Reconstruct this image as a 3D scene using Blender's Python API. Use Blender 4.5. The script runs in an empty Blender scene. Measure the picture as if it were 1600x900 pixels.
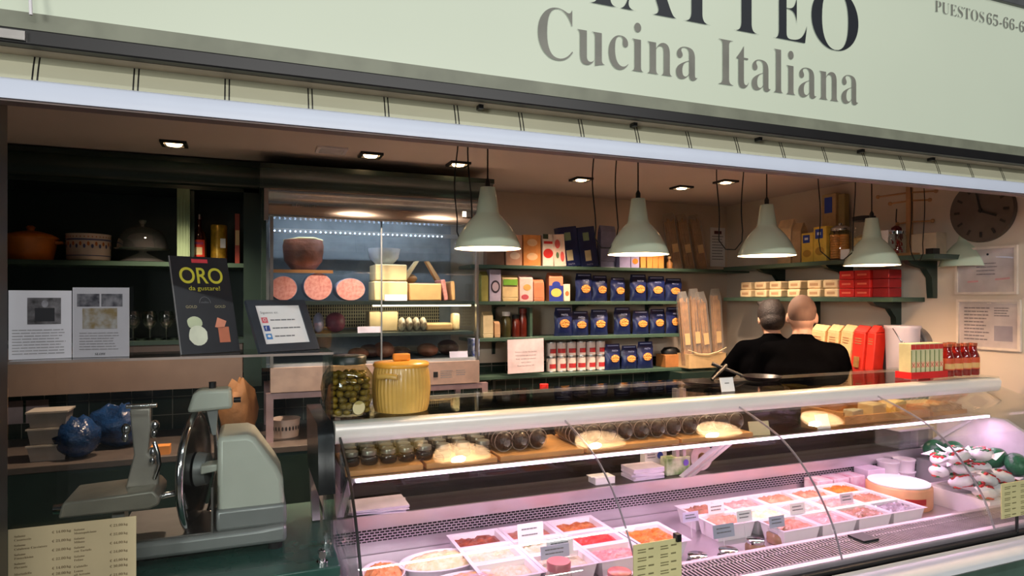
import bpy, math, random
from mathutils import Vector, Matrix
random.seed(7)
PI = math.pi
SC = bpy.context.scene
COL = SC.collection

# ------------------------------------------------------------------ camera
F = 1021.0; EYE = 1.65; HOR = 466.0
YAW = math.atan2(410.0, 1021.0); CY, SY = math.cos(YAW), math.sin(YAW)
cd = bpy.data.cameras.new('camera'); cam = bpy.data.objects.new('camera', cd); COL.objects.link(cam)
cam.location = (0, 0, EYE); cam.rotation_euler = (PI/2, 0, -YAW)
cd.sensor_width = 36; cd.lens = 36*F/1600; cd.shift_y = (HOR-450)/1600; cd.clip_start = .05; cd.clip_end = 60
SC.camera = cam

# ------------------------------------------------------------------ world, exposure
SC.view_settings.view_transform = 'Standard'; SC.view_settings.look = 'None'
SC.view_settings.exposure = 0.0; SC.view_settings.gamma = 1.0; SC.view_settings.use_curve_mapping = False
w = bpy.data.worlds.new('world'); SC.world = w; w.use_nodes = True
w.node_tree.nodes['Background'].inputs[0].default_value = (.55, .58, .62, 1)
w.node_tree.nodes['Background'].inputs[1].default_value = .10

# ------------------------------------------------------------------ market lights (overhead hall luminaire and added fill lights)
def area(name, loc, rot, sx, sy, energy, color, spread=PI):
    l = bpy.data.lights.new(name, 'AREA'); l.shape = 'RECTANGLE'; l.size = sx; l.size_y = sy
    l.energy = energy; l.color = color; l.spread = spread
    o = bpy.data.objects.new(name, l); COL.objects.link(o); o.location = loc; o.rotation_euler = rot; return o
area('hall_light', (1.6, -1.6, 4.6), (math.radians(38), 0, 0), 4.5, .05, 50, (.90, .97, 1.0))
area('hall_light', (1.2, -3.2, 3.25), (math.radians(74), 0, math.radians(-4)), 4.5, .05, 105, (1.0, .97, .93))  # added fill standing in for bright stalls across the aisle
area('hall_light', (-3.3, -2.4, 2.3), (math.radians(88), 0, math.radians(-42)), 1.2, 1.2, 105, (.97, 1.0, .97))  # added lamp, set low at the side to brighten the pendant shades

# ------------------------------------------------------------------ placing helpers (image column -> place at depth D)
def R(x):
    u = (x-800)/F; return (u*CY+SY)/(CY-u*SY)
def X(x, D): return R(x)*D
def DX(x, Xw): return Xw/R(x)
def ZC(x, D): return D/(CY-(x-800)/F*SY)
def H(x, y, D): return EYE+(HOR-y)/F*ZC(x, D)
def on(x, y, z):                       # point on the horizontal plane z
    Z = (z-EYE)*F/(HOR-y); D = Z*(CY-(x-800)/F*SY); return X(x, D), D

# ------------------------------------------------------------------ materials
def lin(c):
    c = c/255.0
    return c/12.92 if c <= .04045 else ((c+.055)/1.055)**2.4
def rgb(r, g, b): return (lin(r), lin(g), lin(b), 1)
MATS = {}
def mat(name, col, rough=.55, metal=0.0, var=.12, scale=12, bump=0.0, bscale=None, emit=0.0, ecol=None, coat=0.0, spec=.5, trans=0.0, col2=None):
    if name in MATS: return MATS[name]
    m = bpy.data.materials.new(name); m.use_nodes = True; nt = m.node_tree; n = nt.nodes; b = n['Principled BSDF']
    b.inputs['Roughness'].default_value = rough; b.inputs['Metallic'].default_value = metal
    b.inputs['Specular IOR Level'].default_value = spec; b.inputs['Coat Weight'].default_value = coat
    c = rgb(*col)
    tc = n.new('ShaderNodeTexCoord'); nz = n.new('ShaderNodeTexNoise'); nz.inputs['Scale'].default_value = scale; nz.inputs['Detail'].default_value = 3
    nt.links.new(tc.outputs['Object'], nz.inputs['Vector'])
    rp = n.new('ShaderNodeValToRGB'); rp.color_ramp.elements[0].position = .35; rp.color_ramp.elements[1].position = .65
    c2 = rgb(*col2) if col2 else tuple(min(1, v*(1+var)) for v in c[:3])+(1,)
    c1 = c if col2 else tuple(v*(1-var) for v in c[:3])+(1,)
    rp.color_ramp.elements[0].color = c1; rp.color_ramp.elements[1].color = c2
    nt.links.new(nz.outputs['Fac'], rp.inputs['Fac']); nt.links.new(rp.outputs['Color'], b.inputs['Base Color'])
    if bump:
        nb = n.new('ShaderNodeTexNoise'); nb.inputs['Scale'].default_value = bscale or scale*4; nt.links.new(tc.outputs['Object'], nb.inputs['Vector'])
        bp = n.new('ShaderNodeBump'); bp.inputs['Strength'].default_value = bump; bp.inputs['Distance'].default_value = .01
        nt.links.new(nb.outputs['Fac'], bp.inputs['Height']); nt.links.new(bp.outputs['Normal'], b.inputs['Normal'])
    if emit:
        b.inputs['Emission Color'].default_value = rgb(*(ecol or col)); b.inputs['Emission Strength'].default_value = emit
    if trans: b.inputs['Transmission Weight'].default_value = trans
    MATS[name] = m; return m
def glass(name, tint=(1, 1, 1), refl=1.0, rough=0.0, opaque=0.0):
    if name in MATS: return MATS[name]
    m = bpy.data.materials.new(name); m.use_nodes = True; nt = m.node_tree; n = nt.nodes; n.remove(n['Principled BSDF'])
    t = n.new('ShaderNodeBsdfTransparent'); t.inputs[0].default_value = tint+(1,)
    g = n.new('ShaderNodeBsdfGlossy'); g.inputs['Roughness'].default_value = rough
    fr = n.new('ShaderNodeFresnel'); ge = n.new('ShaderNodeNewGeometry'); mr = n.new('ShaderNodeMapRange'); mr.inputs['To Min'].default_value = 1.5; mr.inputs['To Max'].default_value = 1/1.5
    nt.links.new(ge.outputs['Backfacing'], mr.inputs['Value']); nt.links.new(mr.outputs[0], fr.inputs[0])
    mu = n.new('ShaderNodeMath'); mu.operation = 'MULTIPLY'; mu.inputs[1].default_value = refl
    mx = n.new('ShaderNodeMixShader'); nt.links.new(fr.outputs[0], mu.inputs[0]); nt.links.new(mu.outputs[0], mx.inputs[0])
    nt.links.new(t.outputs[0], mx.inputs[1]); nt.links.new(g.outputs[0], mx.inputs[2])
    last = mx
    if opaque:
        d = n.new('ShaderNodeBsdfDiffuse'); d.inputs[0].default_value = (.8, .8, .8, 1)
        m2 = n.new('ShaderNodeMixShader'); m2.inputs[0].default_value = opaque
        nt.links.new(mx.outputs[0], m2.inputs[1]); nt.links.new(d.outputs[0], m2.inputs[2]); last = m2
    nt.links.new(last.outputs[0], n['Material Output'].inputs[0]); MATS[name] = m; return m

M_green = mat('dark_green_paint', (36, 52, 46), .32, var=.1, scale=5)
M_green2 = mat('shelf_green_paint', (62, 84, 70), .35, var=.1, scale=5)
M_counter = mat('green_counter', (48, 92, 84), .3, scale=4)
M_alu = mat('brushed_aluminium', (205, 205, 205), .3, 1.0, var=.05, scale=30)
M_steel = mat('stainless_steel', (190, 186, 182), .28, 1.0, var=.06, scale=20)
M_whitemetal = mat('white_enamel', (226, 226, 228), .3, var=.02)
M_black = mat('black_plastic', (18, 18, 19), .45)
M_rubber = mat('black_rubber', (12, 12, 12), .7)
M_wall = mat('warm_plaster', (216, 200, 180), .8, var=.04, scale=3, bump=.05, bscale=40)
M_ceil = mat('ceiling_plaster', (206, 190, 180), .85, var=.03, scale=2)
M_paper = mat('white_paper', (232, 230, 228), .7, var=.03)
M_ink = mat('ink', (40, 40, 44), .8)
M_grey = mat('grey_ink', (120, 120, 122), .8)
M_cream = mat('cream_card', (222, 208, 160), .7, var=.03)
M_glass = glass('clear_glass', (.97, .985, .98), 1.0)
M_glassg = glass('case_glass', (.96, .985, .975), 1.5)
M_glassd = glass('smoked_glass', (.45, .47, .48), 1.0)
M_film = glass('clear_film', (.9, .9, .92), 1.4, .08, .10)
M_plastic = mat('white_plastic', (236, 230, 232), .35, var=.02)
M_wood = mat('pine_wood', (196, 140, 78), .5, var=.2, scale=9)
M_kraft = mat('kraft_paper', (206, 170, 120), .7, var=.1, bump=.15)
M_chrome = mat('chrome', (220, 220, 220), .12, 1.0, var=.02)
M_navy = mat('navy_film', (24, 34, 78), .3, var=.25, scale=10, bump=.25, bscale=25)
M_red = mat('red_paper', (204, 34, 28), .5, var=.1)
M_blue = mat('blue_print', (40, 70, 170), .5)
M_yellow = mat('yellow_print', (232, 190, 60), .5, var=.08)

# ------------------------------------------------------------------ mesh builder
_tc = {}
def bold_serif(s):
    o = ''
    for c in s:
        if 'A' <= c <= 'Z': o += chr(0x1D400+ord(c)-65)
        elif 'a' <= c <= 'z': o += chr(0x1D41A+ord(c)-97)
        elif '0' <= c <= '9': o += chr(0x1D7CE+ord(c)-48)
        else: o += c
    return o
def text_mesh(body, off, res):
    k = (body, off, res)
    if k in _tc: return _tc[k]
    c = bpy.data.curves.new('t', 'FONT'); c.body = body; c.offset = off; c.resolution_u = res; c.fill_mode = 'FRONT'
    o = bpy.data.objects.new('t', c); COL.objects.link(o)
    dg = bpy.context.evaluated_depsgraph_get(); me = bpy.data.meshes.new_from_object(o.evaluated_get(dg))
    vs = [v.co.copy() for v in me.vertices]; fs = [tuple(p.vertices) for p in me.polygons]
    COL.objects.unlink(o); bpy.data.objects.remove(o); bpy.data.curves.remove(c); bpy.data.meshes.remove(me)
    _tc[k] = (vs, fs); return _tc[k]
class MB:
    def __init__(s): s.v = []; s.f = []; s.m = []; s.s = []; s.M = Matrix()
    def add(s, vs, fs, mi=0, sm=False):
        b = len(s.v); s.v += [tuple(s.M @ Vector(v)) for v in vs]
        for f in fs: s.f.append(tuple(i+b for i in f)); s.m.append(mi); s.s.append(sm)
        return s
    def box(s, x0, x1, y0, y1, z0, z1, mi=0):
        return s.add([(x0, y0, z0), (x1, y0, z0), (x1, y1, z0), (x0, y1, z0), (x0, y0, z1), (x1, y0, z1), (x1, y1, z1), (x0, y1, z1)],
                     [(0, 3, 2, 1), (4, 5, 6, 7), (0, 1, 5, 4), (1, 2, 6, 5), (2, 3, 7, 6), (3, 0, 4, 7)], mi)
    def frus(s, w0, d0, w1, d1, z0, z1, mi=0, cx=0, cy=0):
        vs = [(cx+a*w/2, cy+b*d/2, z) for z, w, d in ((z0, w0, d0), (z1, w1, d1)) for a, b in ((-1, -1), (1, -1), (1, 1), (-1, 1))]
        return s.add(vs, [(0, 3, 2, 1), (4, 5, 6, 7), (0, 1, 5, 4), (1, 2, 6, 5), (2, 3, 7, 6), (3, 0, 4, 7)], mi)
    def lathe(s, prof, c=(0, 0, 0), seg=24, mi=0, sx=1, sy=1, axis='z', caps=True, a0=0, a1=2*PI, wob=None):
        vs = []; n = len(prof); full = abs(a1-a0-2*PI) < 1e-6; k = seg if full else seg+1
        for j in range(k):
            a = a0+(a1-a0)*j/seg
            for i, (r, z) in enumerate(prof):
                rr = r*(1+(wob(a, z) if wob else 0))
                p = (rr*math.cos(a)*sx, rr*math.sin(a)*sy, z)
                if axis == 'y': p = (p[0], p[2], p[1])
                if axis == 'x': p = (p[2], p[0], p[1])
                vs.append((p[0]+c[0], p[1]+c[1], p[2]+c[2]))
        fs = []
        for j in range(seg):
            j2 = (j+1) % k
            for i in range(n-1): fs.append((j*n+i, j2*n+i, j2*n+i+1, j*n+i+1))
        s.add(vs, fs, mi, True)
        if caps and full:
            if prof[0][0] > 1e-5: s.add([vs[j*n] for j in range(k)], [tuple(range(k))[::-1]], mi)
            if prof[-1][0] > 1e-5: s.add([vs[j*n+n-1] for j in range(k)], [tuple(range(k))], mi)
        return s
    def cyl(s, c, r, h, seg=20, mi=0, axis='z', r2=None): return s.lathe([(r, 0), (r if r2 is None else r2, h)], c, seg, mi, axis=axis)
    def ball(s, c, rx, ry, rz, seg=16, mi=0, rings=8):
        pr = [(math.cos(-PI/2+PI*i/rings), math.sin(-PI/2+PI*i/rings)) for i in range(rings+1)]
        pr[0] = (0, -1); pr[-1] = (0, 1); old = s.M
        s.M = s.M @ Matrix.Translation(c) @ Matrix.Diagonal((rx, ry, rz, 1)); s.lathe(pr, (0, 0, 0), seg, mi); s.M = old; return s
    def tube(s, pts, r, seg=8, mi=0, closed=False):
        P = [Vector(p) for p in pts]; n = len(P); vs = []; up = Vector((0, 0, 1)); rs = r if isinstance(r, (list, tuple)) else [r]*n
        pn = None
        for i, p in enumerate(P):
            if closed: t = P[(i+1) % n]-P[i-1]
            else: t = P[min(i+1, n-1)]-P[max(i-1, 0)]
            t.normalize()
            a = pn-t*pn.dot(t) if pn is not None else t.cross(up)
            if a.length < 1e-4: a = t.cross(Vector((1, 0, 0)))
            a.normalize(); pn = a; b = t.cross(a)
            for j in range(seg):
                q = 2*PI*j/seg; vs.append(p+(a*math.cos(q)+b*math.sin(q))*rs[i])
        fs = []
        for i in range(n if closed else n-1):
            i2 = (i+1) % n
            for j in range(seg): fs.append((i*seg+j, i*seg+(j+1) % seg, i2*seg+(j+1) % seg, i2*seg+j))
        s.add(vs, fs, mi, True)
        if not closed:
            s.add(vs[:seg], [tuple(range(seg))[::-1]], mi); s.add(vs[-seg:], [tuple(range(seg))], mi)
        return s
    def prism(s, poly, a0, a1, axis='x', mi=0):       # poly in the other two axes: x->(y,z)  y->(x,z)  z->(x,y)
        def P(p, a): return {'x': (a, p[0], p[1]), 'y': (p[0], a, p[1]), 'z': (p[0], p[1], a)}[axis]
        n = len(poly); vs = [P(p, a0) for p in poly]+[P(p, a1) for p in poly]
        fs = [tuple(range(n)), tuple(range(2*n-1, n-1, -1))]+[(i, i+n, (i+1) % n+n, (i+1) % n) for i in range(n)]
        return s.add(vs, fs, mi)
    def strip(s, prof, x0, x1, t, mi=0, nx=1):          # curved slab running along x, profile (y,z), thickness t
        n = len(prof); off = []
        for i in range(n):
            a = Vector(prof[max(i-1, 0)]); b = Vector(prof[min(i+1, n-1)]); d = (b-a).normalized(); off.append((prof[i][0]+d.y*t, prof[i][1]-d.x*t))
        ring = list(prof)+off[::-1]; N = len(ring)
        vs = [(x, y, z) for x in (x0, x1) for y, z in ring]
        fs = [(i, (i+1) % N, (i+1) % N+N, i+N) for i in range(N)]
        s.add(vs, fs, mi, True)
        for k in range(n-1):
            q = (k, k+1, N-2-k, N-1-k); s.add([vs[i] for i in q], [(0, 1, 2, 3)], mi); s.add([vs[i+N] for i in q], [(3, 2, 1, 0)], mi)
        return s
    def quad(s, a, b, c, d, mi=0): return s.add([a, b, c, d], [(0, 1, 2, 3)], mi)
    def disc(s, c, rx, rz, mi=0, seg=20, y=0, wob=0):          # flat ellipse facing -Y
        vs = [(c[0]+rx*math.cos(2*PI*i/seg)*(1+random.uniform(-wob, wob)), y, c[1]+rz*math.sin(2*PI*i/seg)) for i in range(seg)]
        return s.add(vs, [tuple(range(seg))], mi)
    def text(s, body, x, z, h, y=0, mi=0, width=None, align='l', serif=False, off=0.0, res=2):
        b = bold_serif(body) if serif else body
        vs, fs = text_mesh(b, off, res)
        if not vs: return s
        x0 = min(v.x for v in vs); x1 = max(v.x for v in vs); k = h/.73
        kx = k if width is None else width/(x1-x0)
        ww = (x1-x0)*kx; ox = x-(0 if align == 'l' else ww/2 if align == 'c' else ww)
        return s.add([(ox+(v.x-x0)*kx, y, z+v.y*k) for v in vs], fs, mi)
    def lines(s, x0, x1, z1, n, dz, y=0, mi=0, h=None, rnd=.15):
        h = h or dz*.38
        for i in range(n):
            xe = x1-(x1-x0)*random.random()*rnd
            xx = x0
            while xx < xe-.001:
                wv = min((x1-x0)*random.uniform(.08, .22), xe-xx)
                s.quad((xx, y, z1-i*dz-h), (xx+wv*.9, y, z1-i*dz-h), (xx+wv*.9, y, z1-i*dz), (xx, y, z1-i*dz), mi); xx += wv
        return s
    def build(s, name, mats, parent=None, loc=(0, 0, 0), rotz=0, bevel=0, subsurf=0, rot=None):
        me = bpy.data.meshes.new(name); me.from_pydata([tuple(v) for v in s.v], [], s.f)
        for m in (mats if isinstance(mats, (list, tuple)) else [mats]): me.materials.append(m)
        me.polygons.foreach_set('material_index', s.m); me.polygons.foreach_set('use_smooth', s.s); me.update(); me.set_sharp_from_angle(angle=math.radians(61))
        o = bpy.data.objects.new(name, me); COL.objects.link(o); o.location = loc; o.rotation_euler = rot or (0, 0, rotz)
        if parent: o.parent = parent
        if bevel:
            b = o.modifiers.new('bevel', 'BEVEL'); b.width = bevel; b.segments = 2; b.limit_method = 'ANGLE'; b.angle_limit = .7; b.harden_normals = False
        if subsurf:
            b = o.modifiers.new('sub', 'SUBSURF'); b.levels = b.render_levels = subsurf
        return o
def tag(o, label, cat, group=None, kind=None):
    o['label'] = label; o['category'] = cat
    if group: o['group'] = group
    if kind: o['kind'] = kind
    return o
def thing(name, label, cat, loc=(0, 0, 0), rotz=0, group=None, rot=None):
    o = bpy.data.objects.new(name, None); o.empty_display_size = .05; COL.objects.link(o); o.location = loc; o.rotation_euler = rot or (0, 0, rotz)
    return tag(o, label, cat, group)
def structure(o): o['kind'] = 'structure'; return o
def dup(root, loc, rotz=None, label=None, group=None, scale=None):
    def cp(o, par):
        c = o.copy(); COL.objects.link(c); c.parent = par
        for ch in o.children: cp(ch, c)
        return c
    r = cp(root, None); r.location = loc
    if rotz is not None: r.rotation_euler = (root.rotation_euler[0], root.rotation_euler[1], rotz)
    if label: r['label'] = label
    if group: r['group'] = group
    if scale: r.scale = scale
    return r
ORD = ['first', 'second', 'third', 'fourth', 'fifth', 'sixth', 'seventh', 'eighth', 'ninth', 'tenth', 'eleventh', 'twelfth', 'thirteenth', 'fourteenth', 'fifteenth', 'sixteenth', 'seventeenth', 'eighteenth', 'nineteenth', 'twentieth']
def nth(i, n, what='from the left'):
    return 'leftmost' if i == 0 else 'rightmost' if i == n-1 else ORD[i]

# ================================================================== SETTING
XR = 3.45; YB = 4.10; XL = -1.35; ZCEIL = 2.365
def floor_mat():
    m = mat('floor_tiles', (88, 84, 80), .4, var=.2, scale=2); return m
structure(MB().box(XL-1.5, XR+1.5, -3.5, YB+.1, -.1, 0).build('floor', floor_mat()))
structure(MB().box(XL-.1, XR+.1, 1.66, YB+.1, ZCEIL, ZCEIL+.08).build('ceiling', M_ceil))
structure(MB().box(XR, XR+.12, 1.66, YB+.1, 0, ZCEIL).build('wall_right', M_wall))
structure(MB().box(XL-.1, XL, 1.66, YB+.1, 0, ZCEIL).build('wall_left', M_green))
def tiled_wall():
    m = bpy.data.materials.new('plaster_over_green_tiles'); m.use_nodes = True; nt = m.node_tree; n = nt.nodes; b = n['Principled BSDF']
    tc = n.new('ShaderNodeTexCoord'); sx = n.new('ShaderNodeSeparateXYZ'); nt.links.new(tc.outputs['Object'], sx.inputs[0])
    cx = n.new('ShaderNodeCombineXYZ'); nt.links.new(sx.outputs['X'], cx.inputs[0]); nt.links.new(sx.outputs['Z'], cx.inputs[1])
    br = n.new('ShaderNodeTexBrick'); br.offset = 0; br.inputs['Scale'].default_value = 1; br.inputs['Brick Width'].default_value = .1; br.inputs['Row Height'].default_value = .1
    br.inputs['Mortar Size'].default_value = .0022; br.inputs['Color1'].default_value = rgb(30, 44, 38); br.inputs['Color2'].default_value = rgb(38, 54, 46); br.inputs['Mortar'].default_value = rgb(120, 122, 110)
    nt.links.new(cx.outputs[0], br.inputs['Vector'])
    gt = n.new('ShaderNodeMath'); gt.operation = 'GREATER_THAN'; gt.inputs[1].default_value = 1.22; nt.links.new(sx.outputs['Z'], gt.inputs[0])
    mx = n.new('ShaderNodeMix'); mx.data_type = 'RGBA'; nt.links.new(gt.outputs[0], mx.inputs[0]); nt.links.new(br.outputs['Color'], mx.inputs[6]); mx.inputs[7].default_value = rgb(208, 190, 170)
    nt.links.new(mx.outputs[2], b.inputs['Base Color'])
    r = n.new('ShaderNodeMix'); nt.links.new(gt.outputs[0], r.inputs[0]); r.inputs[2].default_value = .2; r.inputs[3].default_value = .8; nt.links.new(r.outputs[0], b.inputs['Roughness'])
    return m
structure(MB().box(XL-.1, XR+.1, YB, YB+.12, 0, ZCEIL).build('wall_back', tiled_wall()))
# header of the stall front, post at the left
structure(MB().box(-3, 6, 1.66, 1.80, 2.10, 3.3).build('wall_front', mat('header_paint', (150, 140, 128), .7)))
structure(MB().box(-.68, -.474, 1.56, 1.68, 0, 2.1).build('trim_1', mat('dark_post', (34, 36, 38), .4), bevel=.004))
structure(MB().box(-3.2, XL-.1, 1.66, 1.80, 0, 2.10).build('wall_left_front', mat('dark_post2', (40, 42, 42), .5)))

# ================================================================== SIGN
def shop_sign():
    t = thing('shop_sign', 'long pale lightbox sign with serif lettering above the stall front', 'sign', (0, 1.5, 2.13))
    M_face = mat('sign_face', (190, 194, 172), .35, var=.03, scale=1.2, emit=.17, ecol=(218, 240, 224))
    MB().box(-1.6, 3.9, 0, .14, .063, .565).build('light_panel', M_face, t)
    MB().box(-1.6, 3.9, -.006, .14, .030, .063).build('lower_trim', mat('olive_trim', (128, 130, 112), .5), t)  # darker strip paints the shaded lower part of the light panel
    MB().box(-1.6, 3.9, -.012, .015, 0, .030).build('frame', mat('sign_frame', (22, 20, 20), .4), t, bevel=.003)
    MB().box(-1.6, 3.9, -.012, .14, .565, .60).build('frame', mat('sign_frame_top', (90, 92, 92), .4), t, bevel=.003)
    Mk = mat('black_lettering', (22, 26, 34), .5); Mg = mat('grey_lettering', (124, 122, 112), .5)
    m = MB(); zb = 2.414-2.13
    for ch, a, b in (('M', .655, .904), ('A', .907, 1.09), ('T', 1.078, 1.236), ('T', 1.252, 1.410), ('E', 1.431, 1.560), ('O', 1.578, 1.772)):
        m.text(ch, a, zb, .205, -.003, width=b-a, serif=True, off=-.014, res=8)
    m.build('lettering', Mk, t)
    Mg2 = Mg
    MB().text('Cucina', .6715, 2.255-2.13, .142, -.003, width=.487, serif=True, off=-.011, res=8).build('cucina_lettering', Mg, t)
    MB().text('Italiana', 1.7715, 2.255-2.13, .142, -.003, width=.541, align='r', serif=True, off=-.011, res=8).build('italiana_lettering', Mg, t)
    MB().text('PUESTOS', 2.122, 2.607-2.13, .041, -.003, width=.25, serif=True, off=-.012, res=5).build('puestos_lettering', Mg, t)
    MB().text('65-66-67', 2.385, 2.607-2.13, .041, -.003, width=.24, serif=True, off=-.012, res=5).build('number_lettering', Mg, t)
    MB().tube([(X(58, 1.5), -.02, .5), (X(55, 1.5), -.02, .20), (X(53, 1.5), -.025, .10), (X(56, 1.5), -.03, .05)], .003).build('hanging_cord', M_plastic, t)
    MB().box(X(2, 1.5), X(44, 1.5), -.02, 0, .005, .022).build('bracket', M_steel, t)
shop_sign()
def shutter():
    t = thing('roller_shutter', 'cream roller shutter casing with white bottom bar under the sign', 'shutter', (0, 1.58, 2.04))
    prof = [(-.011, .098), (-.016, .085), (-.024, .065), (-.032, .04), (-.034, .02)]
    Mc = mat('cream_shutter', (192, 190, 164), .55, var=.05, scale=3)
    MB().strip(prof, -1.6, 3.9, .006).build('curtain', Mc, t)
    MB().box(-1.6, 3.9, -.064, -.012, .090, .096).build('soffit', mat('soffit', (186, 170, 150), .6), t)
    for i in range(-7, 20):
        x = (R(52)+.1115*i)*1.555
        for d in (0, .0085):
            MB().strip([(a-.0055, b-.001) for a, b in prof], x+d, x+d+.0028, .0015).build('seam', M_black, t)
    MB().prism([(-.050, -.004), (-.052, .030), (-.044, .037), (.0, .037), (.0, -.004)], -1.6, 3.9, 'x').build('bottom_bar', mat('bar_white', (214, 220, 236), .35, var=.01), t)
    MB().box(-1.6, 3.9, -.044, -.006, -.008, -.0045).build('rubber_lip', mat('lip_grey', (120, 104, 100), .6), t)
    for x in (1185, 1345, 750, 990, 1455):
        xx = X(x, 1.54); MB().box(xx-.006, xx+.006, -.05, -.03, .080, .090).build('bolt', M_black, t)
shutter()

# ================================================================== CEILING LIGHTS
LAMP_C = (1.0, .74, .54)
def downlight(i, x, y, n):
    D = (ZCEIL-EYE)*F/(HOR-y)*(CY-(x-800)/F*SY); xx = X(x, D)
    names = ['above the cabinet with the cake dome', 'above the meat fridge, left one', 'above the right end of the meat fridge', 'above the pasta shelves', 'near the corner, farther one', 'near the corner, nearer one']
    t = thing('downlight', 'square black recessed ceiling spotlight '+names[i], 'ceiling light', (xx, D, ZCEIL-.012), 0, 'recessed spotlights in the ceiling')
    m = MB()
    for a, b, c, d in ((-.055, .055, -.055, -.04), (-.055, .055, .04, .055), (-.055, -.04, -.04, .04), (.04, .055, -.04, .04)): m.box(a, b, c, d, 0, .012)
    m.build('frame', M_black, t)
    MB().lathe([(.0, -.004), (.03, -.002), (.036, .008)], seg=20).build('lamp', mat('spot_bulb', (255, 225, 190), emit=14, ecol=(255, 214, 160)), t)
    l = bpy.data.lights.new('spot', 'SPOT'); l.energy = 95; l.spot_size = math.radians(105); l.spot_blend = .7; l.color = LAMP_C; l.shadow_soft_size = .03
    o = bpy.data.objects.new('spot', l); COL.objects.link(o); o.location = (xx, D, ZCEIL-.03)
for i, (x, y) in enumerate([(272, 223), (579, 241), (716, 255), (908, 279), (1065, 292), (1134, 283)]): downlight(i, x, y, 6)
def vent():
    D = (ZCEIL-EYE)*F/(HOR-234)*(CY-(518-800)/F*SY); xx = X(518, D)
    t = thing('ceiling_vent', 'small pale square vent in the ceiling between two spotlights', 'vent', (xx, D, ZCEIL-.008))
    m = MB()
    for a, b, c, d in ((-.07, .07, -.07, -.055), (-.07, .07, .055, .07), (-.07, -.055, -.055, .055), (.055, .07, -.055, .055)): m.box(a, b, c, d, 0, .008)
    m.build('frame', M_plastic, t)
    m = MB()
    for k in range(6): m.box(-.055, .055, -.05+k*.018, -.042+k*.018, .002, .006)
    m.build('grille', M_plastic, t)
vent()
PD = 2.29
def pendant():
    t = thing('pendant_lamp', 'x', 'lamp', (0, 0, 0), 0, 'row of pale green pendant lamps')
    prof = [(.126, .0), (.1235, .006), (.118, .022), (.108, .045), (.094, .070), (.077, .094), (.059, .114), (.046, .127), (.0425, .134), (.0415, .140), (.038, .165), (.032, .20), (.028, .228), (.0, .230)]
    Msh = mat('pale_green_enamel', (200, 213, 188), .2, var=.01, coat=.4)
    Min = mat('white_enamel_inside', (250, 244, 232), .4, var=.01)
    MB().lathe(prof, seg=48, caps=False).build('shade', Msh, t)
    MB().lathe([(max(r-.003, 0), z-.001 if z > .005 else z) for r, z in prof[:-1]]+[(0, .218)], seg=48, caps=False).build('shade_lining', Min, t)
    MB().lathe([(.0, .228), (.010, .229), (.010, .25), (.004, .262), (.0, .262)], seg=12).build('cord_grip', M_black, t)
    MB().cyl((0, 0, .11), .018, .06, 14).build('socket', M_plastic, t)
    b = MB(); b.ball((0, 0, .075), .030, .030, .036, 16); b.build('bulb', mat('warm_bulb', (255, 230, 190), emit=700, ecol=(255, 210, 168)), t)
    c = MB(); c.tube([(0, 0, .25), (0, 0, .40), (.001, 0, ZCEIL-1.86)], .0028, 6); c.build('cord', M_rubber, t)
    return t
LAMPS = [(762, 388), (997, 397), (1198, 399), (1362, 414), (1510, 416)]
LL = ['nearest the meat fridge', 'in front of the pasta shelves', 'in front of the corner', 'in front of the red packets', 'in front of the wall clock']
p0 = pendant()
for i, (x, y) in enumerate(LAMPS):
    z = H(x, y, PD)-.002
    lab = 'pale green bell-shaped pendant lamp '+LL[i]
    if i == 0: o = p0; o.location = (X(x, PD), PD, z); o['label'] = lab
    else: o = dup(p0, (X(x, PD), PD, z), label=lab)
    # slack loop of spare cable
    xa, xb = [(717, 738), (934, 970), (1129, 1168), (1288, 1343), (1432, 1452)][i]
    xa, xb = X(xa, PD), X(xb, PD)
    zb = z+.02; zt = ZCEIL-.002
    pts = []
    for k in range(26):
        s = k/25
        if s < .42: q = s/.42; pts.append((xa+.008*math.sin(q*7+i), PD+.03, zt+(zb+.07-zt)*q))
        elif s < .58:
            q = (s-.42)/.16; pts.append((xa+(xb-xa)*(1-math.cos(q*PI))/2, PD+.03, zb+.07-.07*math.sin(q*PI)))
        else: q = (s-.58)/.42; pts.append((xb+.008*math.sin(q*6+i+1), PD+.03, zb+.07+(zt-zb-.07)*q))
    tag(MB().tube(pts, .0026, 6).build('hanging_cable', M_rubber), 'thin black slack cable loop hanging beside the pendant lamp '+LL[i], 'cable', 'cable loops by the lamps')

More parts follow.
